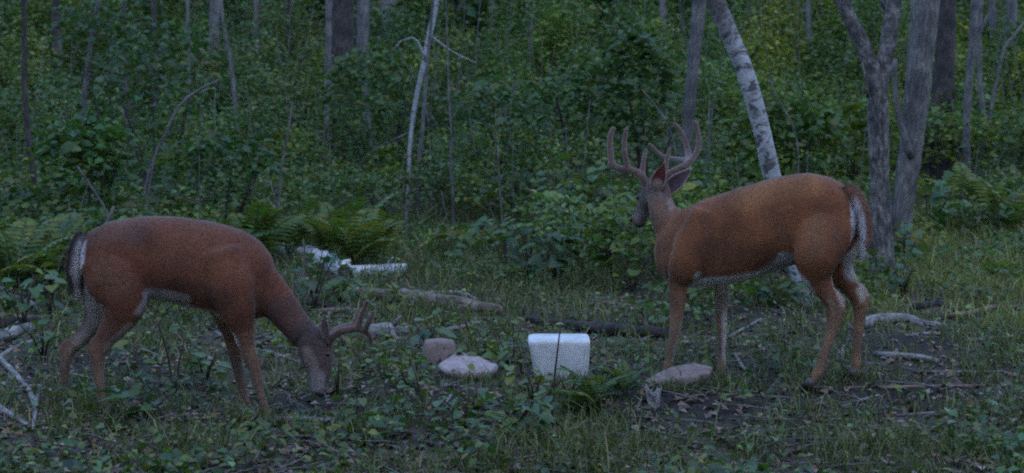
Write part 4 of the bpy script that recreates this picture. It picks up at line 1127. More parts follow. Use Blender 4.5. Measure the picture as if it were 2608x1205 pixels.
log('birch_log', 'thick mossy birch log with a dark rotten end facing forward', [(878, 708), (815, 672), (725, 646)], [.06, .066, .066], M['birch_log'], cut=M['bark_dark'], rough=0.4,
    stubs=[([lie(862, 700, .08) + Vector((.05, -.03, .05)), lie(862, 700, .08) + Vector((.07, -.05, -.02)), lie(905, 740, .02)], [.05, .03, .015])])
log('birch_log', 'short bright white birch log lying across the grass', [(900, 703), (960, 699), (1030, 693)], [.046, .044, .04], M['birch_log'], cut=M['birch_log'], rough=0.05,
    stubs=[([lie(985, 697, .04), lie(985, 697, .04) + Vector((.02, 0, .07)), lie(985, 697, .04) + Vector((.05, 0, .1))], [.012, .009, .006])])
log('birch_stick', 'small white birch piece in the grass right of the short birch log', [(1118, 684), (1148, 680)], [.018, .016], M['birch_log'], cat='stick', rough=0.1)
log('birch_stick', 'thin white birch stick lying in weeds before the leafy thicket', [(1236, 684), (1306, 680)], [.016, .012], M['birch_log'], cat='stick', rough=0.1)
log('birch_stick', 'stubby whitish wood chunk showing in weeds beyond the thin white stick', [(1312, 650), (1342, 648)], [.022, .02], M['birch_log'], cat='stick', rough=0.1)
a1 = lie(1150, 778, .035)
log('fallen_log', 'long brown fallen log stretching from the birch logs toward the tub', [(848, 742), (960, 764), (1080, 778), (1180, 792), (1276, 804)], [.04, .046, .052, .05, .036], M['dead_brown'], rough=0.3,
    stubs=[([a1, a1 + Vector((.03, -.12, .02)), a1 + Vector((-.02, -.25, -.02))], [.014, .012, .006]), ([lie(1262, 800, .02), lie(1262, 800, .02) + Vector((.02, 0, .04)), lie(1262, 800, .02) + Vector((.06, 0, .12))], [.012, .01, .005]),
           ([lie(905, 752, .03), lie(905, 752, .03) + Vector((-.07, 0, .03)), lie(905, 752, .03) + Vector((-.15, 0, .02))], [.015, .01, .006])])
log('fallen_log', 'dark rotten log lying behind the tub toward the standing deer', [(1345, 822), (1440, 836), (1560, 852), (1700, 862)], [.022, .028, .038, .034], M['bark_dark'], rough=0.3)
b0 = lie(1000, 856, .04)
log('broken_log', 'broken grey log end just beyond the grazing deer antlers', [(850, 856), (930, 858), (985, 858), (1036, 850)], [.03, .04, .045, .02], M['dead_grey'], rough=0.35,
    stubs=[([b0, b0 + Vector((.02, -.02, .06)), b0 + Vector((.05, -.03, .09))], [.018, .012, .006]), ([b0, b0 + Vector((.0, -.05, -.01)), b0 + Vector((.03, -.1, -.03))], [.03, .022, .01])])
log('dead_branch', 'pale bent branch at the edge above the grazing deer hind legs', [(-20, 760), (40, 768), (80, 782), (112, 806)], [.03, .027, .022, .015], M['dead_grey'], cat='branch')
log('dead_branch', 'grey gnarled branch low behind the grazing deer hind hooves', [(-20, 880), (30, 862), (70, 846), (100, 832)], [.045, .04, .03, .02], M['dead_grey'], cat='branch', rough=0.3)
log('dead_branch', 'pale thin branch crossing in front of the grazing deer hind feet', [(-15, 905), (40, 962), (78, 1010), (90, 1062)], [.016, .015, .013, .009], M['dead_grey'], cat='branch',
    stubs=[([lie(70, 1000, .01), lie(55, 1008, .01) + Vector((0, 0, .02)), lie(0, 1010, .012)], [.008, .007, .005])])
log('dead_branch', 'pale stick poking into the bottom corner near the grazing deer', [(-20, 1030), (30, 1065), (75, 1090)], [.014, .013, .01], M['dead_grey'], cat='branch')
log('dead_branch', 'straight grey stick crossing the corner branches behind the grazing deer', [(-20, 990), (50, 992), (105, 984)], [.01, .010, .007], M['dead_grey'], cat='branch')
log('dead_branch', 'brown mossy branch between the pale bent branch and the gnarled branch', [(-20, 812), (60, 820), (130, 812)], [.026, .024, .015], M['dead_brown'], cat='branch', rough=.3)
log('dead_branch', 'thin twig under the near hind foot of the grazing deer', [(168, 950), (215, 962), (275, 975)], [.006, .006, .005], M['dead_grey'], cat='branch')
log('dead_branch', 'thin brown branch lying in litter behind the standing deer forelegs', [(1500, 770), (1600, 782), (1720, 800)], [.012, .012, .009], M['dead_brown'], cat='branch')
log('dead_branch', 'crooked brown branch crossing weeds above the antlers of the grazing deer', [(800, 800), (880, 796), (960, 812)], [.02, .018, .012], M['dead_brown'], cat='branch', rough=.3)
log('dead_branch', 'forked grey branch lying before the long fallen log', [(1110, 848), (1180, 836), (1250, 816)], [.012, .012, .008], M['dead_grey'], cat='branch')
log('stick', 'pale stick lying at the bottom edge under the grazing deer nose', [(690, 1076), (770, 1072), (850, 1078)], [.014, .013, .01], M['dead_grey'], cat='stick')
log('stick', 'short pale stick at the bottom of the trampled ground', [(2270, 1062), (2330, 1058), (2400, 1052)], [.007, .007, .005], M['dead_grey'], cat='stick')
log('stick', 'pale stick lying between the pale forked log and the knotty branch', [(2310, 858), (2380, 852), (2440, 850)], [.009, .009, .006], M['dead_grey'], cat='stick')
log('dead_branch', 'pale peeling branch topmost in the corner brush pile', [(-20, 738), (30, 742), (62, 752)], [.016, .016, .01], M['birch_log'], cat='branch')
log('dead_branch', 'dark thick branch at the heart of the corner brush pile', [(-20, 848), (40, 838), (96, 822)], [.04, .036, .02], M['bark_dark'], cat='branch', rough=.3)
log('dead_branch', 'thin pale branch slanting up the corner brush pile', [(-20, 925), (60, 880), (118, 862)], [.012, .011, .007], M['dead_grey'], cat='branch')
log('dead_branch', 'bleached twig lowest in the corner brush pile', [(96, 1012), (88, 1060), (84, 1100)], [.011, .010, .007], M['dead_grey'], cat='branch')
log('dead_branch', 'dark crooked branch tangled behind the grazing deer head', [(700, 772), (790, 778), (860, 790), (905, 812)], [.02, .022, .018, .012], M['bark_dark'], cat='branch', rough=.3)
log('dead_branch', 'grey bent branch joining the long fallen log from behind', [(1010, 742), (1080, 752), (1160, 750), (1215, 766)], [.016, .018, .016, .01], M['dead_grey'], cat='branch', rough=.3)
log('dead_branch', 'dark jumble of broken branch beyond the pale forked log', [(2330, 790), (2390, 784), (2440, 796)], [.026, .028, .016], M['bark_dark'], cat='branch', rough=.4)
log('stick', 'pale stick lying between the front legs and muzzle of the grazing deer', [(548, 850), (640, 888), (745, 918)], [.011, .011, .008], M['dead_grey'], cat='stick')
c0 = lie(2320, 826, .02)
log('broken_log', 'pale weathered log with a forked end beyond the hind hooves', [(2195, 838), (2250, 826), (2300, 822), (2350, 826), (2415, 832)], [.032, .038, .035, .016, .01], M['dead_grey'], rough=0.3,
    stubs=[([c0, c0 + Vector((.06, -.06, -.01)), c0 + Vector((.2, -.08, -.02))], [.018, .012, .007])])
log('dead_branch', 'dark jagged branch lying under the leaves right of the pale forked log', [(2400, 812), (2470, 806), (2540, 790), (2600, 786)], [.02, .022, .02, .014], M['dead_brown'], cat='branch', rough=0.4)
log('dead_branch', 'short knotty branch with a hooked end on the trampled ground', [(2228, 905), (2252, 912), (2320, 914), (2392, 928)], [.014, .02, .018, .016], M['dead_grey'], cat='branch', rough=0.25)
log('stick', 'long thin straight stick lowest on the trampled ground', [(2150, 992), (2330, 990), (2510, 986)], [.009, .010, .008], M['dead_brown'], cat='stick', rough=0.1)
log('stick', 'thin straight stick second from the bottom on the trampled ground', [(2355, 950), (2450, 951), (2560, 948)], [.008, .008, .006], M['dead_grey'], cat='stick', rough=0.1)
log('stick', 'pale stick at the frame edge level with the knotty branch', [(2465, 872), (2530, 866), (2590, 858)], [.012, .011, .008], M['dead_grey'], cat='stick')
log('stick', 'slanting dry stick near the hind hoof on the trampled ground', [(2145, 1040), (2190, 1024), (2240, 1008)], [.007, .007, .005], M['dead_grey'], cat='stick')
log('stick', 'pale stick against the near hind hoof of the standing deer', [(1958, 990), (2010, 994), (2066, 996)], [.011, .012, .011], M['dead_brown'], cat='stick')
log('stick', 'thin stick leaning out of the grass between the standing deer legs', [(1872, 905), (1900, 940), (1940, 975)], [.009, .008, .006], M['dead_grey'], cat='stick')
log('stick', 'thin reddish stick in the mud below the long brownish slab', [(1718, 1022), (1760, 1014), (1812, 1002)], [.007, .007, .005], M['dead_brown'], cat='stick')
log('stick', 'long pale stick slanting across bare litter behind the standing deer legs', [(1855, 862), (1920, 826), (1985, 790)], [.009, .008, .006], M['dead_grey'], cat='stick')
log('stick', 'bent pale twig below the flat pinkish slab', [(1158, 982), (1148, 1010), (1125, 1040), (1098, 1062)], [.006, .006, .005, .004], M['dead_grey'], cat='stick')
# arching branch and leaning dead stems, rooted in the undergrowth
def stem_thing(name, label, pix, rad_px, y, mat, cat='branch', group=None):
    pts = [at(px, py, y) for px, py in pix]
    g = gp(pix[0][0], HZ + F * CH / y)
    pts = [Vector((pts[0].x - (pts[1].x - pts[0].x) * .15, y, float(H(pts[0].x, y)) - .03))] + pts
    rad = [rad_px[0] * .8 * y / F] + [r * .7 * y / F for r in rad_px]
    return put(tube(name, pts, rad, mat, sides=8, step=0.08, rough=0.15), label, cat, group)
stem_thing('arching_branch', 'pale branch arching up out of the thicket over the grazing deer', [(372, 470), (405, 375), (424, 335), (448, 285), (478, 248), (512, 226), (556, 204)], [6, 6, 6, 6, 5.5, 5, 3], 15.5, M['bark_pale'])
stem_thing('dead_sapling', 'dark leaning stub just behind the grazing deer rump', [(262, 590), (276, 560), (290, 525)], [9, 8, 6], 10.4, M['bark_grey'])
stem_thing('dead_sapling', 'pale slanting dead stem in leaves above the grazing deer rump', [(262, 520), (235, 480), (198, 425)], [4, 4, 3], 12.5, M['bark_pale'])
stem_thing('dead_sapling', 'low grey dead stem slanting at the base of the slender birch', [(930, 400), (985, 365), (1040, 338)], [3, 3.5, 3], 18.5, M['bark_pale'])
stem_thing('dead_sapling', 'curved pale twig standing behind the grazing deer neck', [(752, 730), (770, 690), (777, 650), (772, 610)], [5, 4, 3.5, 2.5], 10.2, M['bark_pale'])
stem_thing('dead_sapling', 'slanting dark stick between leaning birch and forked tree', [(2010, 300), (1985, 260), (1958, 195)], [3, 3, 3], 15, M['bark_grey'])
stem_thing('dead_sapling', 'pale slanting twig just above the standing deer antlers', [(1700, 320), (1670, 270), (1636, 230)], [3, 3, 2], 14, M['bark_pale'])

# ================================================================== FERNS AND BROAD-LEAVED PLANTS
def frond_mesh(name, L, base, npair=13):
    """arching frond along +X with paired leaflets"""
    parts = []
    C, D, N, Ls, Ws = [], [], [], [], []
    for i in range(npair):
        t = 0.16 + 0.84 * (i + 0.5) / npair
        x = L * t; z = L * (0.75 * t - 0.62 * t * t)
        ln = L * 0.30 * (1 - t) ** 0.55 * min(1, t * 4) + 0.012
        for s in (-1, 1):
            C.append((x * 0.85, 0, z)); D.append((0.45, s, -0.12)); N.append((0.1 + RNG.normal(0, .15), RNG.normal(0, .15), 1)); Ls.append(ln); Ws.append(L * 0.021 + .004)
    n = len(C)
    arr = leaf_arrays(np.array(C, float), np.array(D, float), np.array(N, float), np.array(Ls), np.array(Ws), green(n, base, .15), True)
    # rachis
    V, f, s, uv = tube_arrays([(0, 0, 0), (L * .42, 0, L * .24), (L * .8, 0, L * .17), (L * .85, 0, L * .12)], [.004, .003, .002, .001], sides=4, step=L / 6)
    me = np_mesh(name, np.concatenate((arr[0], V)), np.concatenate((arr[1], np.array(f) + len(arr[0]))), np.concatenate((arr[2], s)), np.concatenate((arr[3], np.tile(np.array(base) * .9, (len(V), 1)))))
    me.materials.append(M['leaf'])
    return me
FROND = [frond_mesh('frond', .62, b) for b in ((.105, .14, .026), (.08, .125, .026), (.115, .14, .03), (.055, .1, .03))]

def fern(px, py, label, scale=1.0, n=8, kinds=(0, 1, 2)):
    p = gp(px, py)
    root = empty('fern', p, label, 'fern', 'ferns in the undergrowth')
    for i in range(n):
        o = bpy.data.objects.new('frond', FROND[random.choice(kinds)])
        COL.objects.link(o); o.parent = root
        s = scale * random.uniform(.75, 1.15)
        o.scale = (s, s, s)
        o.rotation_euler = (random.uniform(-.2, .2), random.uniform(-.95, -.25), 2 * math.pi * i / n + random.uniform(-.3, .3))
    return root
fern(905, 690, 'yellow-green fern standing behind the white birch logs', 1.15, 11, (0, 2))
fern(850, 668, 'fern with broad fronds behind the thick birch log', 1.1, 10, (0, 1))
fern(960, 665, 'fern just beyond the short bright birch log, nearest the slender birch', 1.0, 9, (0, 2))
fern(40, 760, 'pale green fern at the frame edge left of the grazing deer rump', 1.3, 10, (0, 1))
fern(130, 730, 'fern between the frame edge and the grazing deer tail', 1.1, 9, (1, 3))
fern(640, 690, 'fern showing above the grazing deer withers', 1.15, 10, (1, 2))
fern(560, 700, 'dark fern showing above the middle of the grazing deer back', 1.0, 9, (3, 1))
fern(735, 660, 'fern at the foot of the forked bare stem', 1.1, 9, (1, 0))
fern(2010, 640, 'bright fern behind the middle of the standing deer back', 1.3, 10, (0, 2))
fern(2105, 600, 'fern filling the gap left of the forked tree', 1.4, 10, (0, 2))
fern(1860, 640, 'fern behind the standing deer shoulders, left of the leaning birch', 1.2, 9, (1, 3))
fern(2560, 600, 'yellow-green fern at the far edge of the grassy clearing', 1.3, 10, (0, 2))
fern(2470, 560, 'fern at the foot of the slender grey trunk', 1.3, 9, (0, 2))
fern(1500, 1058, 'small low fern spreading in front of the white tub', .42, 12, (1, 3, 0))
fern(1590, 1010, 'small low fern between the white tub and the long slab', .36, 10, (1, 3))

def broad_leaf_mesh(name, col, shape):
    """one broad leaf along +X, unit length, veined fold"""
    outs = {'heart': [(0, 0), (-.06, .2), (.1, .4), (.4, .42), (.72, .24), (1, 0)], 'oval': [(0, 0), (.12, .17), (.35, .28), (.6, .27), (.84, .15), (1, 0)],
            'lobed': [(0, 0), (.05, .28), (.28, .48), (.42, .3), (.68, .34), (.78, .14), (1, 0)]}[shape]
    n = len(outs)
    V = [(x, 0, -.10 * x * x + .03 * math.sin(x * 9)) for x, _ in outs]
    V += [(x, w, -.10 * x * x + w * .28) for x, w in outs[1:-1]]
    V += [(x, -w, -.10 * x * x + w * .28) for x, w in outs[1:-1]]
    F_, sz = [], []
    m = n - 2
    for s, o in ((1, n), (-1, n + m)):
        q = [(0, 1, o)] + [(i, i + 1, o + i, o + i - 1) for i in range(1, m)] + [(m, m + 1, o + m - 1)]
        for f in q:
            f = list(f) if s > 0 else list(f)[::-1]
            F_ += f; sz.append(len(f))
    col = np.array(col)
    C = np.tile(col, (len(V), 1)); C[:n] *= 1.12
    me = np_mesh(name, np.array(V, float), F_, sz, C)
    me.materials.append(M['leaf_gloss'])
    return me
BL = {}
for sh in ('heart', 'oval', 'lobed'):
    BL[sh] = [broad_leaf_mesh('leaf', c, sh) for c in ((.052, .105, .032), (.078, .13, .030), (.036, .075, .034), (.12, .15, .024), (.085, .13, .052))]

def plant(px, py, label, h, n, size, shape='heart', spread=.22, cols=(0, 1, 2, 4), stems=3, cat='plant', group='broad-leaved plants', dark=True, lean=(0, 0), name='leafy_plant', fixed=False, kmax=1.0):
    p = gp(px, py)
    root = empty(name, p, label, cat, group)
    tops = []
    for s in range(stems):
        a = random.uniform(0, 6.28); r = spread * random.uniform(.2, .8) if stems > 1 else 0
        hh = h * (1.0 if fixed else random.uniform(.75, 1.05))
        t = Vector((math.cos(a) * r + lean[0] * hh, math.sin(a) * r + lean[1] * hh, hh))
        mid = Vector((t.x * .4, t.y * .4, hh * .55))
        tube('stem', [p + Vector((0, 0, -.02)), p + mid, p + t], [.006, .005, .003], M['stem_dark' if dark else 'stem'], root, sides=6, step=.08)
        tops.append((mid, t))
    for i in range(n):
        mid, t = tops[i % stems]
        k = random.uniform(.25, 1.0) * kmax
        b = (mid * (k / .55) if k < .55 else mid + (t - mid) * ((k - .55) / .45))
        o = bpy.data.objects.new('leaf', BL[shape][random.choice(cols)])
        COL.objects.link(o); o.parent = root
        a = random.uniform(0, 6.28)
        off = random.uniform(.01, spread * .5)
        o.location = b + Vector((math.cos(a) * off, math.sin(a) * off, random.uniform(-.01, .03)))
        s = size * random.uniform(.6, 1.15) * (.85 if py > 880 else 1)
        o.scale = (s, s * random.uniform(.85, 1.1), s)
        o.rotation_euler = (random.gauss(0, .35), random.gauss(.12, .3), a)
    return root
# in front of the tub
plant(1405, 1085, 'tall leafy plant with a thin dark stem crossing the white tub', .42, 18, .07, 'oval', .1, (3, 1, 0), 1, lean=(.09, .0), fixed=True, kmax=.38)
plant(1362, 1030, 'yellowish leafy plant with its leaves against the lower tub edge', .17, 18, .085, 'oval', .16, (3, 1, 4), 3)
plant(1455, 1045, 'low green plant with leaves covering the foot of the tub', .16, 14, .075, 'oval', .15, (1, 3, 0), 3)
plant(1530, 1000, 'low leafy plant under the tub handle', .15, 12, .075, 'oval', .15, (1, 0, 3), 3)
plant(1300, 940, 'broad pale leaves between the flat slab and the tub', .2, 9, .12, 'oval', .16, (4, 1, 3), 3)
plant(1225, 1046, 'low plant with broad leaves in front of the flat pinkish slab', .07, 9, .10, 'oval', .17, (4, 0, 1), 3)
plant(1095, 905, 'broad bluish leaves between the broken log and the upright stone', .2, 9, .14, 'oval', .17, (4, 2, 0), 3)
plant(1180, 1085, 'broad leafy plant at the lower frame edge under the pinkish slab', .15, 14, .11, 'oval', .2, (4, 1, 0), 3)
plant(1310, 1100, 'leafy clump at the lower frame edge left of the dark stem', .15, 16, .1, 'heart', .2, (0, 1, 4), 4)
plant(1010, 1060, 'pale broad-leaved plant right of the grazing deer muzzle', .1, 10, .1, 'oval', .18, (4, 4, 1), 3)
plant(905, 1075, 'low leafy plant just under the grazing deer nose', .09, 10, .09, 'heart', .16, (4, 1), 3)
plant(380, 1075, 'dark broad leaves near the bottom under the grazing deer belly', .15, 12, .12, 'heart', .2, (2, 0), 3)
plant(445, 1010, 'tall thin weed with few leaves under the grazing deer belly', .34, 10, .08, 'oval', .14, (0, 1), 2, dark=False)
plant(520, 985, 'pale heart-leaved plant just left of the grazing deer forelegs', .17, 14, .1, 'heart', .2, (4, 0), 3)
plant(340, 960, 'narrow yellow-green weed between the grazing deer hind leg and belly', .24, 8, .1, 'oval', .12, (3, 1), 2, dark=False)
plant(110, 910, 'leafy weed among grey branches left of the grazing deer hocks', .22, 16, .09, 'heart', .2, (1, 0, 4), 4)
plant(60, 840, 'leafy bush at the frame edge over the grey gnarled branch', .32, 22, .09, 'heart', .3, (0, 2, 4), 5)
plant(130, 800, 'leafy weed behind the grazing deer tail', .35, 20, .09, 'heart', .25, (1, 0, 3), 4)
plant(800, 790, 'dark leafy plant right behind the grazing deer neck', .4, 26, .085, 'heart', .3, (2, 0, 2), 5)
plant(866, 772, 'leafy plant between the grazing deer neck and the thick birch log', .27, 24, .09, 'heart', .24, (0, 1), 4)
plant(985, 800, 'yellow-leaved weed standing against the long fallen log', .17, 14, .08, 'heart', .2, (3, 1), 3)
for px_, py_, lab in ((880, 905, 'slender weed right under the grazing deer antlers'), (930, 950, 'slender weed a hand below the grazing deer antler tips'), (975, 965, 'slender weed halfway from the antler tips to the upright stone'),
        (1040, 985, 'slender weed left of the flat pinkish slab'), (1060, 890, 'slender weed touching the left side of the upright stone'), (1130, 850, 'slender weed just above the upright stone'),
        (1200, 870, 'slender weed behind the flat pinkish slab'), (1260, 860, 'slender weed under the end of the long fallen log'), (1310, 900, 'slender weed left of the tub top corner'),
        (1010, 940, 'slender weed below the end of the broken grey log'), (1330, 960, 'slender weed hugging the lower left side of the tub'), (1075, 1030, 'slender weed left of the bent pale twig'),
        (860, 1010, 'slender weed in front of the grazing deer nose'), (1240, 905, 'slender weed over the right end of the pinkish slab')):
    plant(px_, py_, lab, random.uniform(.12, .24), random.randint(9, 14), .075, 'oval', .13, (3, 1, 3, 0), 2, dark=False, group='slender weeds between the deer', name='slender_weed')
# thicket of broad leaves left of the standing deer
for (px, py, h, n, sz, lab, cols) in (
        (1350, 720, .5, 26, .12, 'dark bushy plant left end of the leafy thicket by the deer', (2, 0, 2)),
        (1420, 740, .45, 28, .12, 'dark heart-leaved plant in the middle of the leafy thicket', (2, 2, 0)),
        (1480, 700, .72, 30, .13, 'tall yellow-green leafy plant just left of the standing deer muzzle', (3, 1, 3)),
        (1560, 725, .5, 26, .12, 'leafy plant below the standing deer chin', (1, 0, 3)),
        (1610, 745, .32, 20, .11, 'low leafy plant touching the standing deer chest', (1, 3)),
        (1400, 660, .75, 30, .13, 'large bluish leafy plant behind the dark heart-leaved plant', (4, 0, 2)),
        (1290, 690, .4, 24, .11, 'leafy plant near the very thin bare stem', (1, 0)),
        (1545, 655, .85, 30, .14, 'tall leafy plant behind the standing deer head', (0, 4, 1)),
        (1780, 640, .75, 28, .14, 'large-leaved plant above the standing deer shoulder', (4, 4, 0)),
        (1840, 600, .85, 28, .15, 'broad bluish leaves just left of the leaning birch trunk', (4, 0)),
        (2110, 640, .7, 26, .15, 'pale broad-leaved plant between leaning birch and forked tree', (4, 4, 0)),
        (2060, 650, .72, 24, .14, 'broad-leaved plant hugging the right side of the leaning birch', (0, 4)),
        (2300, 700, .42, 18, .13, 'broad-leaved seedling at the foot of the thick grey tree', (4, 0)),
        (2365, 620, .62, 24, .14, 'leafy plant between thick grey tree and grassy clearing', (0, 4)),
        (2440, 590, .68, 26, .14, 'dark leafy plant under the slender grey trunk', (2, 0, 4)),
        (2175, 690, .3, 18, .1, 'leafy weed beside the standing deer tail tip', (1, 0)),
        (2300, 760, .26, 18, .07, 'dark weed at the foot of the forked tree', (2, 2)),
        (2530, 620, .5, 22, .13, 'leafy plant by the far frame edge beyond the clearing', (0, 1)),
        (1985, 790, .16, 14, .07, 'dark low weed at the foot of the leaning birch', (2, 2)),
        (1120, 690, .3, 18, .09, 'leafy weed in the grass right of the short birch log', (1, 0))):
    plant(px, py, lab, h, n, sz, 'lobed' if py < 650 else 'heart', .2 + h * .22, cols, 5)

# ================================================================== SHRUBS (single ones that stand out)
def shrub(px, y, label, rad, h, n, size, base, stems=4):
    x = (px - 1304) * y / F
    c = (x, y, float(H(x, y)))
    root = empty('shrub', Vector(c), label, 'shrub', 'shrubs standing out of the thicket')
    for s in range(stems):
        a = random.uniform(0, 6.28)
        t = Vector((x + math.cos(a) * rad * .5, y + math.sin(a) * rad * .5, c[2] + h * random.uniform(.6, .9)))
        tube('stem', [Vector((x + math.cos(a) * .05, y + math.sin(a) * .05, c[2] - .05)), Vector(((x + t.x) / 2, (y + t.y) / 2, c[2] + h * .4)), t], [.018, .013, .006], M['bark_dark'], root, sides=6, step=.15)
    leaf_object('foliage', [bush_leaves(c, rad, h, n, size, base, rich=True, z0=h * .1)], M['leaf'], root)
shrub(1490, 15.5, 'very dark dense shrub above and left of the standing deer antlers', .62, 1.75, 520, .085, (.045, .08, .028))
shrub(1660, 16, 'tall mid green shrub between the dark shrub and the tall pale trunk', .6, 2.1, 700, .09, (.05, .088, .03))
shrub(400, 17, 'dark shrub beneath the arching pale branch tip', .9, 2.2, 560, .085, (.045, .08, .028))
shrub(300, 19, 'dark leafy shrub at the top among pale thin trunks', 1.0, 2.7, 600, .09, (.045, .08, .028))
shrub(560, 14, 'bushy shrub behind the grazing deer shoulders with bluish leaves', .7, 1.1, 600, .08, (.05, .09, .034))
shrub(220, 13.5, 'bright green shrub above the grazing deer rump', .55, 1.25, 700, .085, (.05, .1, .024))
shrub(2160, 16.5, 'yellow-green shrub between forked tree and leaning birch', .8, 1.3, 900, .085, (.075, .11, .02))
shrub(2010, 15.5, 'bright green shrub right of the leaning birch', .7, 1.35, 900, .085, (.06, .1, .022))
shrub(2420, 23, 'very dark green shrub at the base of the dark rough tree', .9, 1.3, 700, .1, (.014, .03, .015))  # leaf colour much darker than on the other shrubs
shrub(1330, 18, 'broad bluish shrub right of the slender birch', 1.0, 1.7, 700, .085, (.05, .09, .034))
shrub(960, 19, 'yellowish shrub in front of the pale trunk by the broad dark trunk', .9, 2.0, 900, .085, (.05, .085, .02))

# ================================================================== UNDERGROWTH, GRASS, LITTER (stuff)
def zone(px, y):
    h = np.interp(y, [9.2, 10, 11, 13, 16, 19, 22, 26, 32], [.16, .26, .38, .5, .7, .95, 1.5, 2.5, 3.7])
    h = h * (np.where((px > 880) & (px < 1330) & (y < 15.5), .4, 1.0))
    h = h * np.where((px > 2180) & (y < 19), np.interp(y, [9, 15, 19], [.3, .35, .75]), 1.0)
    h = h * np.where((px > 1660) & (px < 2200) & (y < 11.0), .45, 1.0)
    h = h * np.where((px > 1280) & (px < 1660) & (y > 10) & (y < 15), 1.45, 1.0)
    return h

CL = np.array(CLEAR + [(gp(1190, 960).x, gp(1190, 960).y, .03), (gp(1150, 960).x, gp(1150, 960).y, .03), (gp(1230, 960).x, gp(1230, 960).y, .03), (gp(1140, 985).x, gp(1140, 985).y, .03), (gp(1190, 985).x, gp(1190, 985).y, .03), (gp(1700, 985).x, gp(1700, 985).y, .03), (gp(1760, 985).x, gp(1760, 985).y, .03)])
def blocked(x, y, front, back=.12, side=.16):
    x = np.atleast_1d(x); y = np.atleast_1d(y)
    out = np.zeros(len(x), bool)
    for cx, cy, r in CL:
        dy = cy - y
        f = front * (.5 if r < .02 else 1.0 if r < .07 else 1.7)
        out |= (np.abs(x - cx * y / cy) < side) & (dy > -back) & (dy < f)
    return out

def build_undergrowth():
    near, far = [], []
    stems = []
    y = 9.4
    while y < 33:
        dy = 0.42 + (y - 9) * 0.022
        half = .315 * y * 1.3 + 1.2
        nx = int(2 * half / (dy * 1.05))
        for k in range(nx):
            x = -half + 2 * half * (k + random.random()) / nx
            yy = y + random.uniform(0, dy)
            px = 1304 + F * x / yy
            h = float(zone(px, yy)) * random.uniform(.6, 1.3)
            if yy < 16 and blocked(x, yy, 1.1 + h, .2, .3)[0]: continue
            if px > 2180 and yy < 18 and random.random() < .55: continue
            if 880 < px < 1330 and yy < 14.5 and random.random() < .5: continue
            g = GREENS[random.choice((0, 0, 1, 2, 2, 4, 5))] if px < 1800 or random.random() < .45 else GREENS[random.choice((1, 3, 0, 1))]
            g = g * random.uniform(.75, 1.3)
            if 1250 < px < 1680 and yy < 16: g = g * 1.2
            rad = dy * random.uniform(.7, 1.15)
            size = np.interp(yy, [9, 14, 24, 33], [.052, .058, .07, .092]) * random.uniform(.75, 1.3)
            n = int((75 + 110 * h) * (1.0 if yy < 22 else .95) * (rad / .45) ** 1.2)
            c = (x, yy, float(H(x, yy)))
            (near if yy < 15 else far).append(bush_leaves(c, rad, h, n, size, g, rich=yy < 14, yellow=.1, ratio=random.uniform(.24, .4)))
            if yy > 12 and random.random() < .6:
                hh = h * random.uniform(.8, 1.9) + .1
                lean = random.gauss(0, .14)
                stems.append(([(x, yy, c[2] - .05), (x + lean * hh * .5 + random.gauss(0, .03), yy, c[2] + hh * .5), (x + lean * hh, yy + random.gauss(0, .1), c[2] + hh)], [.006, .005, .0028]))
        y += dy
    o = leaf_object('undergrowth', near, M['leaf'])
    put(o, 'leafy low undergrowth filling the wood behind the deer', 'undergrowth', kind='stuff')
    o = leaf_object('thicket', far, M['leaf'])
    put(o, 'dense dark green thicket deep in the woods', 'thicket', kind='stuff')
    o = tubes('brush_stems', stems, M['bark_pale'], sides=4, step=.4)
    put(o, 'thin bare woody stems standing all through the thicket', 'brush', kind='stuff')
    n = 150000
    X = np.stack((RNG.uniform(-21, 21, n), RNG.uniform(33, 46, n), RNG.uniform(0.3, 6.8, n)), 1)
    lump = np.array([mnoise.noise(Vector(p) * 0.55) for p in X])
    X = X[lump > -0.3]; n = len(X)
    D, N = dirs(n, spread=.8)
    L = .21 * np.exp(RNG.normal(0, .25, n))
    o = leaf_object('distant_woods', [leaf_arrays(X, D, N, L, L * .36, green(n, (.045, .08, .03), .4))], M['leaf'])
    put(o, 'far-off wall of leaves closing the view between the trunks', 'woods', kind='stuff')
    n = 60000
    X = np.stack((RNG.uniform(-27, 27, n), RNG.uniform(48, 58, n), RNG.uniform(0.3, 8.5, n)), 1)
    D, N = dirs(n, spread=.8)
    L = .5 * np.exp(RNG.normal(0, .25, n))
    o = leaf_object('distant_woods', [leaf_arrays(X, D, N, L, L * .36, green(n, (.05, .085, .03), .4))], M['leaf'])
    put(o, 'last dim rank of leaves behind the far wall of leaves', 'woods', kind='stuff')
    # the wood goes on round the clearing, unseen behind the camera, added to hold back low skylight
    n = 60000
    a = RNG.uniform(math.radians(160), math.radians(380), n)
    r = RNG.uniform(11.5, 22, n)
    X = np.stack((np.cos(a) * r, 7 + np.sin(a) * r, RNG.uniform(0, 1, n) ** .9 * 10), 1)
    lump = np.array([mnoise.noise(Vector(p) * 0.35) for p in X])
    half = .315 * X[:, 1] * 1.35 + 1.5
    ok = (lump > -0.2) & ((X[:, 1] < 3) | (np.abs(X[:, 0]) > half))
    X = X[ok]; n = len(X)
    D, N = dirs(n, spread=.8)
    L = .36 * np.exp(RNG.normal(0, .25, n))
    o = leaf_object('surrounding_woods', [leaf_arrays(X, D, N, L, L * .4, green(n, (.045, .08, .03), .4))], M['leaf'])
    put(o, 'leafy wood closing round the clearing outside the view', 'woods', kind='stuff')
    return sum(len(a[2]) for a in near + far)
NT = build_undergrowth()

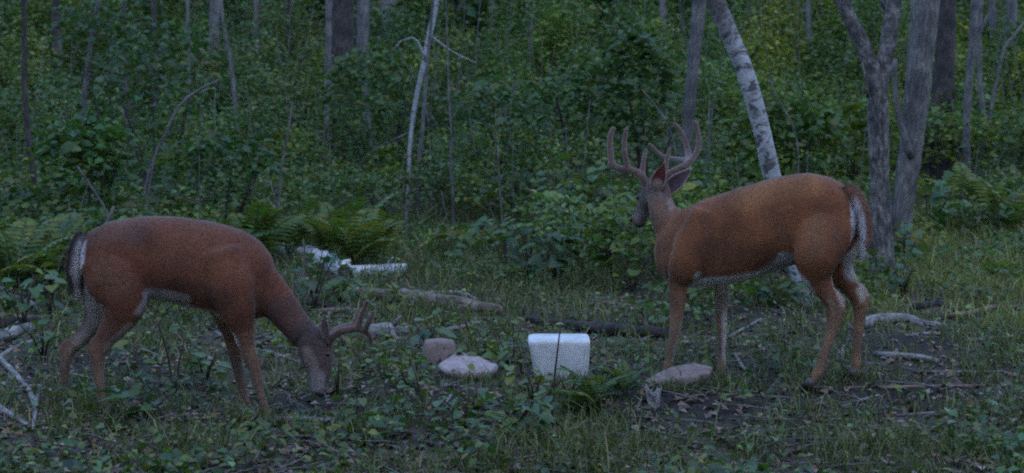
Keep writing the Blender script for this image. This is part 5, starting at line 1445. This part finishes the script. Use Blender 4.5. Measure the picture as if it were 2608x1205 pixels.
def blades(P, h, w, lean, col):
    n = len(P)
    a = RNG.uniform(0, 2 * math.pi, n)
    A = np.stack((np.cos(a), np.sin(a), np.zeros(n)), 1)
    b = RNG.uniform(0, 2 * math.pi, n)
    B = np.stack((np.cos(b), np.sin(b), np.zeros(n)), 1) * (lean * h)[:, None]
    up = np.array((0, 0, 1.0)) * h[:, None]
    W = A * (w / 2)[:, None]
    m = P + B * .28 + up * .55
    t = P + B + up * .92
    V = np.stack((P - W, P + W, m + W * .8, m - W * .8, t), 1).reshape(-1, 3)
    k = np.arange(n)[:, None] * 5
    f = np.concatenate((k, k + 1, k + 2, k + 3, k + 3, k + 2, k + 4), 1).ravel()
    return V, f, np.tile([4, 3], n), np.repeat(col, 5, axis=0)

def scatter(n, y0, y1, power=1.6):
    y = y0 + (y1 - y0) * RNG.uniform(0, 1, n) ** power
    x = RNG.uniform(-1, 1, n) * (.315 * y * 1.25 + .5)
    return x, y

def build_grass():
    parts = []
    x, y = scatter(150000, 5.4, 19, 1.5)
    px = 1304 + F * x / y
    tuft = np.array([mnoise.noise(Vector((a * 1.7, b * 1.7, 3.0))) + .6 * mnoise.noise(Vector((a * 5.1, b * 5.1, 8.0))) for a, b in zip(x, y)])
    dens = .42 + .9 * tuft
    dens = np.where(px > 2150, dens + np.where(y > 9.5, .5, .2), dens)
    dens = np.where((px > 880) & (px < 1350) & (y > 9.5), dens + .35, dens)
    dens = np.where((px < 1900) & (y < 9.5), dens - .1, dens)
    dens = dens * (1 - .92 * soil(x, y))
    keep = (RNG.uniform(0, 1, len(x)) < dens) & ~(blocked(x, y, .35, .03, .07) & (RNG.uniform(0, 1, len(x)) < .8))
    x, y, px, tuft = x[keep], y[keep], px[keep], tuft[keep]
    n = len(x)
    h = np.interp(y, [5.4, 8, 12, 19], [.06, .085, .12, .2]) * np.exp(RNG.normal(0, .35, n)) * (1 + .5 * np.clip(tuft, -.5, 1))
    h = np.where(px > 2150, h * .9, h)
    P = np.stack((x, y, H(x, y) - .004), 1)
    w = np.interp(y, [5.4, 19], [.0055, .011]) * RNG.uniform(.6, 1.3, n)
    base = np.where(((px > 2150) & (y > 9.3))[:, None], np.array((.165, .185, .05)), np.array((.09, .115, .038)))
    col = base * np.exp(RNG.normal(0, .3, (n, 1)))
    dry = RNG.uniform(0, 1, n) < .14
    col[dry] = np.array((.19, .15, .085)) * np.exp(RNG.normal(0, .3, (dry.sum(), 1)))
    parts.append(blades(P, h, w, RNG.uniform(.2, 1.1, n), col))
    for px_, py_ in ((1690, 962), (1827, 985), (2066, 985), (2174, 958), (692, 1078), (642, 1062), (272, 1054), (171, 1040), (2243, 725), (2290, 662), (1450, 972), (1190, 972), (1735, 992)):
        q = gp(px_, py_)
        m = 130
        xx = q.x + RNG.normal(0, .09, m); yy = q.y - abs(RNG.normal(0, .07, m)) - .02
        cc = np.array((.09, .115, .038)) * np.exp(RNG.normal(0, .3, (m, 1)))
        dr = RNG.uniform(0, 1, m) < .3; cc[dr] = np.array((.17, .14, .085))
        parts.append(blades(np.stack((xx, yy, H(xx, yy) - .004), 1), RNG.uniform(.03, .1, m), np.full(m, .005), RNG.uniform(.3, 1.2, m), cc))
    o = leaf_object('grass', parts, M['grass'])
    put(o, 'short green and dry grass over the clearing floor', 'grass', kind='stuff')
    # low weeds
    x, y = scatter(36000, 5.4, 14, 1.4)
    px = 1304 + F * x / y
    cl = np.array([mnoise.noise(Vector((a * 1.3, b * 1.3, 21.0))) + .5 * mnoise.noise(Vector((a * 4, b * 4, 5.0))) for a, b in zip(x, y)])
    d = .4 + 1.0 * cl
    d = np.where(px > 2000, d - .28, d)
    d = d * (1 - .85 * soil(x, y))
    keep = (RNG.uniform(0, 1, len(x)) < d) & ~(blocked(x, y, .45, .05, .08) & (RNG.uniform(0, 1, len(x)) < .85))
    x, y, cl = x[keep], y[keep], cl[keep]
    n = len(x)
    P = np.stack((x, y, H(x, y) + RNG.uniform(.01, .1, n) * np.interp(y, [5.4, 12], [.8, 1.8])), 1)
    D, N = dirs(n, spread=.45)
    L = RNG.uniform(.02, .048, n) * np.clip(1 + .8 * cl, .7, 1.7)
    o = leaf_object('low_weeds', [leaf_arrays(P, D, N, L, L * RNG.uniform(.25, .42, n), np.where((RNG.uniform(0, 1, (n, 1)) < .4), green(n, (.1, .135, .024), .3), green(n, (.05, .095, .03), .4)), True)], M['leaf_gloss'])
    put(o, 'small leafy weeds creeping over the ground', 'weeds', kind='stuff')
    # dead leaves
    x, y = scatter(26000, 5.3, 16, 1.5)
    on = RNG.uniform(0, 1, len(x)) < .45 * soil(x, y)
    for q, rr in ((gp(1190, 968), .2), (gp(1735, 990), .2), (gp(1450, 968), .16)):
        on |= np.hypot(x - q.x, y - q.y - .12) < rr
    x, y = x[~on], y[~on]
    n = len(x)
    P = np.stack((x, y, H(x, y) + RNG.uniform(.002, .014, n)), 1)
    a = RNG.uniform(0, 6.28, n)
    D = np.stack((np.cos(a), np.sin(a), RNG.normal(0, .2, n)), 1)
    N = np.stack((RNG.normal(0, .35, n), RNG.normal(0, .35, n), np.ones(n)), 1)
    L = RNG.uniform(.02, .06, n)
    pal = np.array([(.14, .1, .075), (.22, .165, .12), (.09, .065, .05), (.2, .16, .13), (.16, .09, .055), (.07, .05, .042)])
    o = leaf_object('leaf_litter', [leaf_arrays(P, D, norm(N), L, L * RNG.uniform(.25, .4, n), pal[RNG.integers(0, len(pal), n)] * np.exp(RNG.normal(0, .2, (n, 1))), False)], M['litter'])
    put(o, 'brown dead leaves strewn on the bare soil', 'leaf litter', kind='stuff')
    # twigs
    sp = []
    x, y = scatter(950, 5.5, 12, 1.3)
    for a, b in zip(x, y):
        t = random.uniform(0, 6.28); l = random.uniform(.06, .28)
        dx, dy = math.cos(t) * l, math.sin(t) * l * .8
        z0 = float(H(a, b)) + .008; z1 = float(H(a + dx, b + dy)) + random.uniform(.006, .04)
        sp.append(([(a, b, z0), (a + dx * .5 + random.gauss(0, .012), b + dy * .5, (z0 + z1) / 2 + .004), (a + dx, b + dy, z1)], [.0042, .0036, .002]))
    o = tubes('twigs', sp, M['dead_grey'], sides=5, step=.1)
    put(o, 'small broken twigs scattered over the ground', 'twigs', kind='stuff')
build_grass()
